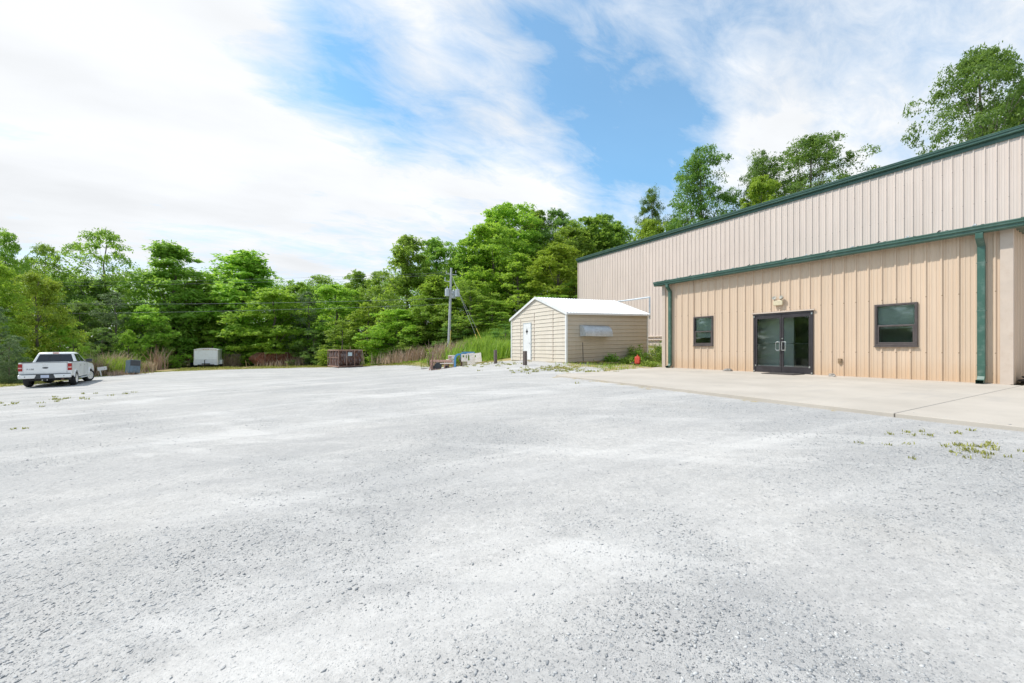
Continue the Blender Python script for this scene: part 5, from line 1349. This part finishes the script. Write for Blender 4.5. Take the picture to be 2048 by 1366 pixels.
TL = [
 # left edge
 ('broadleaf_tree', 'dark leafy tree with loose top rising at the picture edge behind the truck', 'airyA', 8, 33, 464, 110),
 ('broadleaf_tree', 'light yellow-green tree over the truck cab, lit from above', 'yelA', 74, 30, 546, 118),
 ('broadleaf_tree', 'bright leaning tree at the edge of the view beside the yellow-green one', 'roundB', -22, 27, 520, 120),
 ('broadleaf_tree', 'pale leafy tree peeking above the yellow-green tree', 'airyB', 92, 43, 495, 110),
 ('shrub', 'grey-green shrub mass at the edge of the lot beside the truck', 'greyA', -2, 24.5, 612, 105),
 ('shrub', 'low dark shrub right behind the truck tailgate side', 'greyA', 18, 23.4, 676, 70),
 ('shrub', 'bright fern-like shrub just past the truck bonnet', 'bushA', 118, 31, 640, 90),
 ('broadleaf_tree', 'tall open-crowned tree with visible limbs above the dark thicket', 'airyB', 212, 46, 468, 152),
 ('broadleaf_tree', 'dark tree under the tall open-crowned tree', 'darkA', 190, 45, 560, 110),
 ('evergreen_tree', 'grey-green dense evergreen in the gap before the big green tree', 'greyA', 232, 41, 583, 110),
 ('broadleaf_tree', 'dark round tree behind the truck mirror', 'darkB', 160, 40, 605, 90),
 ('shrub', 'mid green shrub between truck and cabinet', 'bushB', 146, 34, 640, 70),
 ('broadleaf_tree', 'large green tree with pointed crown behind the grass clumps', 'coneA', 345, 48, 492, 190),
 ('broadleaf_tree', 'bright lower tree spreading above the blue-grey cabinet', 'bushA', 292, 42, 610, 120),
 ('broadleaf_tree', 'leafy green tree directly behind the trailer roof', 'roundA', 405, 51, 560, 120),
 ('broadleaf_tree', 'large sunlit tree with a small tuft on its peak beyond the trailer', 'coneB', 487, 53, 505, 185),
 ('shrub', 'bright shrub between the trailer and the hopper', 'bushA', 470, 49, 640, 90),
 ('broadleaf_tree', 'bright layered tree drooping over the hopper', 'roundB', 548, 49, 580, 125),
 ('pine_tree', 'dull grey-green pine-like tree between hopper and rusty bin', 'greyA', 618, 49, 582, 84),
 ('broadleaf_tree', 'small far tree topping the low part of the tree line', 'roundA', 590, 60, 562, 90),
 ('broadleaf_tree', 'far tree with ragged top above the dull pine', 'airyA', 640, 66, 553, 90),
 ('broadleaf_tree', 'green tree rising behind the rusty bin', 'roundB', 672, 52, 572, 105),
 ('broadleaf_tree', 'slender spire-topped tree above the rusty bin', 'colA', 716, 58, 544, 60),
 ('broadleaf_tree', 'pale thin-topped tree next to the tall twin crowns', 'airyA', 760, 54, 545, 74),
 ('broadleaf_tree', 'sunny green tree just beyond the rusty bin', 'bushA', 735, 47, 606, 110),
 ('broadleaf_tree', 'tall narrow dark-hearted tree left of the pole wires', 'colA', 815, 49, 474, 88),
 ('broadleaf_tree', 'tall round-topped tree behind the transformers', 'roundC', 873, 53, 476, 82),
 ('broadleaf_tree', 'low bright tree beneath the narrow tall tree', 'roundB', 795, 44, 620, 100),
 ('broadleaf_tree', 'leafy tree at the foot of the utility pole', 'bushB', 850, 44, 590, 110),
 ('broadleaf_tree', 'pointed green tree just behind the utility pole', 'coneB', 872, 46, 552, 90),
 ('broadleaf_tree', 'broad tree on the bank beyond the transformers', 'roundA', 945, 52, 474, 90),
 ('broadleaf_tree', 'highest rounded tree on the wooded rise', 'roundB', 1024, 57, 413, 120),
 ('pine_tree', 'dark needle-like tree showing beside the highest crown', 'darkA', 992, 60, 425, 60),
 ('broadleaf_tree', 'bright tree below the highest crown', 'roundB', 985, 50, 452, 110),
 ('broadleaf_tree', 'mid green tree low on the bank between pole and shed', 'bushB', 940, 43, 560, 120),
 ('broadleaf_tree', 'spreading fresh green tree above the shed ridge', 'bushA', 1038, 46, 508, 130),
 ('broadleaf_tree', 'leafy tree hanging over the bank behind the shed', 'bushB', 985, 41, 600, 100),
 ('broadleaf_tree', 'dark upright tree on the rise next to the highest crown', 'darkB', 1112, 60, 421, 75),
 ('broadleaf_tree', 'green tree between the highest crown and the dark upright one', 'roundC', 1070, 61, 418, 70),
 ('broadleaf_tree', 'yellow-green pointed tree by the warehouse corner', 'colB', 1116, 44, 490, 84),
 ('broadleaf_tree', 'green tree rising over the yellow-green pointed one', 'roundA', 1140, 54, 455, 90),
 ('broadleaf_tree', 'dense tree behind the warehouse corner eave', 'roundA', 1180, 58, 434, 90),
 ('broadleaf_tree', 'dark tree peak above the warehouse corner', 'darkA', 1208, 62, 430, 70),
 ('broadleaf_tree', 'rounded tree ending the wooded rise at the roofline', 'roundA', 1232, 57, 446, 66),
 ('shrub', 'dark leafy shrub behind the shed peak', 'bushB', 1105, 40, 590, 110),
 ('broadleaf_tree', 'low green tree filling between shed roof and warehouse corner', 'bushB', 1150, 42, 560, 90),
 ('shrub', 'dark shrub low behind the shed wall end', 'bushC', 1010, 34, 648, 60),
 ('oak_tree', 'thin small-crowned oak above the warehouse roof', 'oakA', 1303, 52, 378, 52),
 ('broadleaf_tree', 'bright tree top below the thin small-crowned oak', 'yelA', 1302, 48, 440, 80),
 ('broadleaf_tree', 'low tree tops at the roofline between two oaks', 'roundC', 1352, 50, 436, 70),
 ('oak_tree', 'tall dark airy oak standing alone over the roof', 'oakA', 1402, 46, 298, 116),
 ('oak_tree', 'reddish-tinged slender oak beside the wide slanting one', 'oakA', 1520, 44, 304, 84),
 ('broadleaf_tree', 'bushy green tree top in front of the two joined oaks', 'roundB', 1524, 40, 356, 90),
 ('oak_tree', 'wide oak whose crown slants up along the roof', 'oakB', 1622, 44, 278, 215),
 ('oak_tree', 'large oak reaching over the roof with long side limbs', 'oakB', 1960, 30, 104, 300),
 ('broadleaf_tree', 'dark dense tree behind the large long-limbed oak', 'oakB', 2070, 31, 150, 260),
 ('shrub', 'leafy shrub low between cabinet and long rusty bin', 'bushB', 312, 42, 650, 80),
 ('shrub', 'bright low shrub behind the long rusty bin', 'bushA', 352, 50, 652, 80),
 ('shrub', 'fresh green shrub right behind the trailer', 'bushA', 425, 48.5, 646, 80),
 ('shrub', 'dark green shrub over the faded scrap bin', 'bushB', 500, 50, 655, 80),
 ('shrub', 'low leafy shrub leaning over the hopper top', 'bushA', 552, 48.5, 668, 66),
 ('shrub', 'dark shrub between the hopper and the framed bin', 'bushC', 628, 47, 660, 80),
 ('shrub', 'leafy shrub rising behind the framed bin', 'bushB', 685, 45, 640, 90),
 ('shrub', 'round bright shrub by the dead weeds', 'bushA', 757, 44.5, 655, 70),
 ('shrub', 'dark leafy shrub between dead weeds and pole', 'bushB', 835, 42.5, 650, 80),
 ('shrub', 'shaded shrub just past the pole foot', 'bushC', 915, 41, 640, 70),
 ('shrub', 'dark leafy shrub under the tall open-crowned tree', 'bushC', 205, 38, 655, 80),
 ('shrub', 'pale leafy shrub over the grass plumes', 'bushA', 258, 39, 660, 60),
]
for a in TL: tree(*a)
# trees that close the lot on its open side (seen reflected in the door glass)
for i, (x, y, H, w, k) in enumerate(((-24, 45, 10, 10, 'roundA'), (-30, 40, 10, 11, 'bushB'), (-33, 30, 10, 11, 'roundC'), (-34, 22, 9.5, 11, 'roundB'), (-35, 13, 10, 11, 'roundA'), (-36, 4, 10, 11, 'darkA'), (-25, 34, 9, 9, 'roundA'), (-28, 26, 8, 9, 'roundB'), (-29, 18, 9.5, 10, 'darkA'), (-30, 9, 8.5, 10, 'roundA'), (-31, -1, 9.5, 10, 'roundC'), (-31, -11, 9, 10, 'roundA'))):
    tr_, cr, h, r = PROTO[k]; T = thing('broadleaf_tree', 'green tree closing the open side of the lot', 'tree', (x, y, gh(x, y)), i * 1.3, 'trees beyond the open side of the lot'); T.scale = (w / 2 / r, w / 2 / r, H / h)
    for nm, me in (('trunk', tr_), ('crown', cr)):
        o = bpy.data.objects.new(nm, me); COL.objects.link(o); o.parent = T

# deep wood behind the front trees: one mass, reads as filler between crowns
def woodland():
    rng = np.random.default_rng(5); rg = random.Random(5); C = []; N_ = []; S = []; T = []
    for i in range(2600):
        px = rg.uniform(-140, 1290); d = rg.uniform(58, 74) if px > 160 else rg.uniform(44, 62)
        if px > 900: d = rg.uniform(56, 68)
        x, y = loc(px, d); z = gh(x, y)
        top = np.interp(px, [-140, 0, 120, 160, 300, 420, 540, 600, 700, 780, 900, 960, 1000, 1060, 1130, 1240, 1290], [560, 540, 545, 560, 548, 545, 555, 572, 572, 555, 535, 500, 465, 450, 455, 465, 500])
        hmax = max(2.0, zat(top, d) - z); t = rg.random() ** .8; p = np.array([x, y, z + hmax * t * .98])
        cr = rg.uniform(.7, 1.3)
        for k in range(8):
            c = rng.normal(size=(9, 3)) * np.array([cr * .5, cr * .5, cr * .3]) + p + rng.normal(size=3) * cr * .5
            C.append(c); N_.append(np.tile(np.array([-.3, -.3, .8]), (9, 1))); S.append(rng.uniform(.12, .24, 9)); T.append(rng.uniform(0, .5, 9))
    me = leaves_mesh('woodland', np.concatenate(C), np.concatenate(N_), np.concatenate(S), np.concatenate(T), LEAF['mid'], rng)
    o = bpy.data.objects.new('woodland', me); COL.objects.link(o); tag(o, 'deep shaded wood filling the gaps behind the front trees', 'woodland', None, 'stuff')
woodland()

# ------------------------------------------------------------------ grass, weeds
def blades(name, pts, mat, rng, label, cat, kind=None, group=None, per=1):
    """pts: array x,y,z,height,spread,width,lean -> bent blades (2 quads each as one folded strip)"""
    P = np.array(pts); n = len(P); a = rng.uniform(0, 6.283, n); ln = P[:, 6] * rng.uniform(.3, 1.4, n)
    base = P[:, :3].copy(); base[:, 0] += rng.normal(size=n) * P[:, 4]; base[:, 1] += rng.normal(size=n) * P[:, 4]
    h = P[:, 3] * rng.uniform(.5, 1.15, n); w = P[:, 5]; dx = np.cos(a); dy = np.sin(a); wx = -dy * w / 2; wy = dx * w / 2
    z0 = np.zeros(n)
    A = base + np.stack([wx, wy, z0 - .03], 1); B = base - np.stack([wx, wy, z0 + .03], 1)
    mid = base + np.stack([dx * h * ln * .35, dy * h * ln * .35, h * .6], 1); Cc = mid - np.stack([wx, wy, z0], 1) * .8; D = mid + np.stack([wx, wy, z0], 1) * .8
    tip = base + np.stack([dx * h * ln, dy * h * ln, h], 1)
    V = np.stack([A, B, Cc, D, tip + np.stack([wx, wy, z0], 1) * .12, tip - np.stack([wx, wy, z0], 1) * .12], 1).reshape(-1, 3)
    F = (np.array([[0, 1, 2, 3], [3, 2, 5, 4]])[None] + (np.arange(n) * 6)[:, None, None]).reshape(-1, 4)
    me = bpy.data.meshes.new(name); me.vertices.add(len(V)); me.vertices.foreach_set('co', V.ravel())
    me.loops.add(F.size); me.loops.foreach_set('vertex_index', F.ravel()); me.polygons.add(len(F)); me.polygons.foreach_set('loop_start', np.arange(0, F.size, 4)); me.update(calc_edges=True)
    t = rng.uniform(.1, 1, n).astype(np.float32); at = me.attributes.new('tint', 'FLOAT', 'POINT'); at.data.foreach_set('value', np.repeat(t, 6))
    me.materials.append(mat); o = bpy.data.objects.new(name, me); COL.objects.link(o); tag(o, label, cat, group, kind); return o
def zpts(L):
    X = np.array([l[0] for l in L]); Y = np.array([l[1] for l in L]); Z = ghv(X, Y); return [(l[0], l[1], z) + tuple(l[2:]) for l, z in zip(L, Z)]

def vegetation():
    rng = np.random.default_rng(9); rg = random.Random(9)
    edge = [loc(-60, 20), loc(0, 21.0), loc(95, 24.1), loc(180, 28.5), loc(340, 36), loc(480, 38.6), loc(640, 41), loc(760, 40), loc(800, 36.4), loc(860, 31), loc(930, 27.6), loc(965, 26.0), (12.6, 23.4)]
    def along(edge):
        seg = [(Vector(a), Vector(b_)) for a, b_ in zip(edge[:-1], edge[1:])]; Ls = [(b_ - a).length for a, b_ in seg]; tot = sum(Ls); r = rg.random() * tot
        for (a, b_), l in zip(seg, Ls):
            if r < l: d = (b_ - a).normalized(); return a + d * r, Vector((-d.y, d.x))
            r -= l
        return seg[-1][1], Vector((0, 1))
    short = []
    for i in range(26000):
        p, n = along(edge); k = rg.random() ** 1.3 * 5.5 - .35 + .35 * mnoise.noise(Vector((p.x, p.y, 0)))
        if k > 1.2 and mnoise.noise(Vector((p.x * .7 + n.x * k, p.y * .7 + n.y * k, 3))) < -.12: continue
        q = p + n * k; short.append((q.x, q.y, .05 + .035 * min(4, max(0, k)), .05, .035, .5))
    blades('verge_grass', zpts(short), M['grass'], rng, 'short yellowish grass along the edge of the gravel', 'grass', 'stuff')
    bank = []
    for i in range(26000):
        px = rg.uniform(735, 1060) if rg.random() < .75 else rg.uniform(960, 1050); d = rg.uniform(29, 46) if px < 920 else rg.uniform(26.5, 42)
        x, y = loc(px, d)
        if 11.4 < x < 17.9 and 14.8 < y < 20.9: continue
        s = float(lot_sd(np.array([x]), np.array([y]))[0])
        if s < .9: continue
        bank.append((x, y, min(.75, .15 + .14 * s) * (.6 + .4 * rg.random()), .12, .05, .5))
    blades('bank_grass', zpts([p_[:2] + (p_[2] * .75,) + p_[3:] for p_ in bank]), M['grass_green'], rng, 'tall green grass on the bank between pole and shed', 'grass', 'stuff')
    mid = []
    for i in range(22000):                       # rougher growth between lot and trees on the far side
        px = rg.uniform(185, 735); k = rg.uniform(2.0 if px < 300 else 4.2, 8.5)
        if 372 < px < 462 and k < 8.2: continue; d0 = np.interp(px, [180, 340, 480, 640, 760], [28.5, 36, 38.6, 41, 40]); x, y = loc(px, d0 + k)
        if mnoise.noise(Vector((x * .4, y * .4, 8))) < -.05 and px > 480: continue
        mid.append((x, y, (.12 + .09 * k) * rg.uniform(.5, 1.1) * (.7 if px > 470 else 1), .15, .05, .6))
    blades('rough_grass', zpts(mid), M['rough'], rng, 'rough uncut grass between the lot edge and the trees', 'grass', 'stuff')
    sp = []                                       # tiny tufts in the stone
    for (px, d, r, n) in ((1250, 12.3, 1.0, 260), (1180, 11.3, .8, 90), (1935, 3.95, .2, 130), (1880, 4.0, .5, 110), (1975, 3.8, .35, 130), (1920, 4.3, .6, 90), (100, 13.8, 1.6, 160), (140, 12.9, 1.0, 90), (38, 7.7, .12, 30), (200, 15, 1.5, 70), (1080, 16.0, 1.0, 420), (1130, 16.6, 1.0, 520), (1180, 15.6, 1.0, 450), (1000, 20.5, 1.2, 250), (1010, 15, 1.2, 90), (960, 24, 1.6, 300)):
        cx, cy = loc(px, d)
        nt_ = max(2, n // 12)
        for k in range(nt_):
            ax_, ay = rg.gauss(cx, r * .6), rg.gauss(cy, r * .6)
            for j in range(12): sp.append((ax_, ay, (.03 if d < 9 else .06) * rg.uniform(.5, 1.3), .015 + .002 * d, .006 + .0012 * d, .9))
    sp = [s for s in sp if not (s[0] > 7.0 and s[1] < 10.8)]
    blades('sparse_weeds', zpts(sp), M['grass'], rng, 'sparse low weeds coming up through the gravel', 'weeds', 'stuff')
    # strip between shed and slab
    st = []
    for i in range(7000):
        x = rg.uniform(10.8, 24.3); y = rg.uniform(11.6, 15.1) if x < 17.7 else rg.uniform(12.4, 24)
        lim = np.interp(x, [7.8, 9.6, 11.4, 13.5, 15.2, 25], [10.9, 11.2, 11.6, 12.15, 12.55, 12.4])
        if y < lim + .12: continue
        if rg.random() > (x - 10) / 6: continue
        st.append((x, y, .10 * rg.uniform(.4, 1.5) * (1 + .25 * max(0, x - 13)), .05, .02, .8))
    blades('strip_grass', zpts(st), M['grass_green'], rng, 'patchy green grass in the strip between shed and slab', 'grass', 'stuff')

    # individual clumps
    def clump(name, label, x, y, n, h, spread, w, lean, mat, cat='grass clump', group=None):
        z = gh(x, y); P = [(0, 0, 0, h, spread, w, lean)] * n; o = blades('blades', P, M[mat], rng, None, None, 'stuff'); T = thing(name, label, cat, (x, y, z), group=group); o.parent = T; return T
    for (px, d, h, n, sp_, mat, lab) in (
        (196, 31, 1.15, 900, .75, 'grass_green', 'large green grass clump behind the leaning white board'),
        (226, 33.0, 1.3, 900, .6, 'grass_green', 'tallest green grass clump beside the blue-grey cabinet'),
        (243, 33.8, 1.45, 200, .6, 'dry', 'dry straw-coloured grass plumes over the cabinet'),
        (222, 33.2, 1.7, 300, .7, 'dry', 'dry grass plumes rising behind the tallest green clump'),
        (188, 30.0, 1.2, 360, .35, 'dry', 'pale dry bush of grass at the front of the truck'),
        (289, 35.0, .9, 300, .35, 'dry', 'pinkish dry bush to the far side of the cabinet'),
        (318, 39.0, 2.1, 90, .3, 'dry', 'tall dry reed tuft standing against the trees'),
        (236, 31.0, .4, 400, .8, 'dry', 'brown dead stalks below the cabinet grass clumps'),
        (462, 46.5, 1.5, 260, .5, 'dry', 'dry weed stalks just past the trailer'),
        (597, 46.5, 1.1, 300, .6, 'dry', 'bleached stalks by the far end of the hopper'),
        (552, 44.5, .8, 160, 1.0, 'dry', 'bleached twiggy stalks in front of the hopper'),
        (790, 41, 1.1, 330, 1.0, 'dry', 'brownish dead weeds before the low bright tree'),
        (815, 39.5, 1.2, 330, 1.0, 'dry', 'brown seed-headed weeds halfway to the pole'),
        (843, 37.0, 1.3, 330, .9, 'dry', 'brown weeds nearest to the pole foot'),
        (880, 31, 1.5, 260, .4, 'dry', 'dry stalks standing behind the rusty frame'),
        (925, 33.5, 1.1, 500, .9, 'dry', 'dry seed heads on the bank beyond the blue shell'),
        (975, 31.5, 1.2, 1100, 1.1, 'grass_green', 'lush grass clump on the bank beneath the guy wires'),
        (1015, 27.3, 1.1, 700, .6, 'grass_green', 'bright grass clump at the end of the shed wall'),
        (935, 30.0, 1.0, 800, .9, 'grass_green', 'green grass clump right behind the junk heap')):
        x, y = loc(px, d); clump('grass_clump', lab, x, y, n, h, sp_, .045, .55, mat)
    # leafy weeds by the warehouse
    def weed(label, x, y, h, r, n, mat='weed', leaf=.05):
        z = gh(x, y); rr = np.random.default_rng(int(abs(x * 1000))); C = []
        st_ = MB()
        for k in range(max(6, n // 70)):
            a = rr.uniform(0, 6.28); q = r * rr.random() ** .6; top = h * (1 - .5 * (q / r) ** 2) * rr.uniform(.6, 1.05); ex, ey = q * math.cos(a), q * math.sin(a)
            st_.tube([(ex * .6, ey * .6, -.05), (ex, ey, top)], .006, 3, caps=False)
            m_ = n // max(6, n // 70); t = rr.random(m_) ** .7; c = np.stack([ex * (.6 + .4 * t), ey * (.6 + .4 * t), top * t], 1) + rr.normal(size=(m_, 3)) * np.array([.09, .09, .05]); C.append(c)
        C = np.concatenate(C); me = leaves_mesh('leaves', C, np.tile(np.array([-.2, -.1, .8]), (len(C), 1)), rr.uniform(.6, 1.3, len(C)) * leaf, rr.uniform(0, 1, len(C)), M[mat], rr)
        T = thing('weed', label, 'weed', (x, y, z), group='leafy weeds by the building'); st_.build('stem', M['weed'], T)
        o = bpy.data.objects.new('leaves', me); COL.objects.link(o); o.parent = T
    weed('bushy bright weed filling the corner of warehouse and office', 17.0, 13.4, 1.0, .75, 1500)
    weed('dense bright weed behind the red jug', 15.9, 14.2, .85, .6, 1200)
    weed('tall dark weed touching the office corner trim', 16.6, 12.75, 1.55, .16, 330)
    weed('wide leafy weed against the far end of the shed wall', 16.2, 14.75, 1.0, .55, 900)
    weed('low leafy weed at the middle of the shaded shed wall', 14.5, 14.75, .62, .42, 620)
    weed('sprawling low weed between shed wall and slab', 15.0, 14.2, .42, .55, 700)
    weed('short yellow-green weed at the slab edge', 14.9, 13.05, .26, .42, 500, 'grass_green')
    weed('second yellow-green weed near the office corner', 15.3, 12.95, .24, .25, 300, 'grass_green')
    weed('bushy weed farther back toward the warehouse wall', 19.0, 15.2, 1.1, .9, 1500)
    weed('fresh yellow-green seedling tree behind the rusty frame', *loc(858, 31.5), 1.5, .25, 260, 'weed', .09)
vegetation()
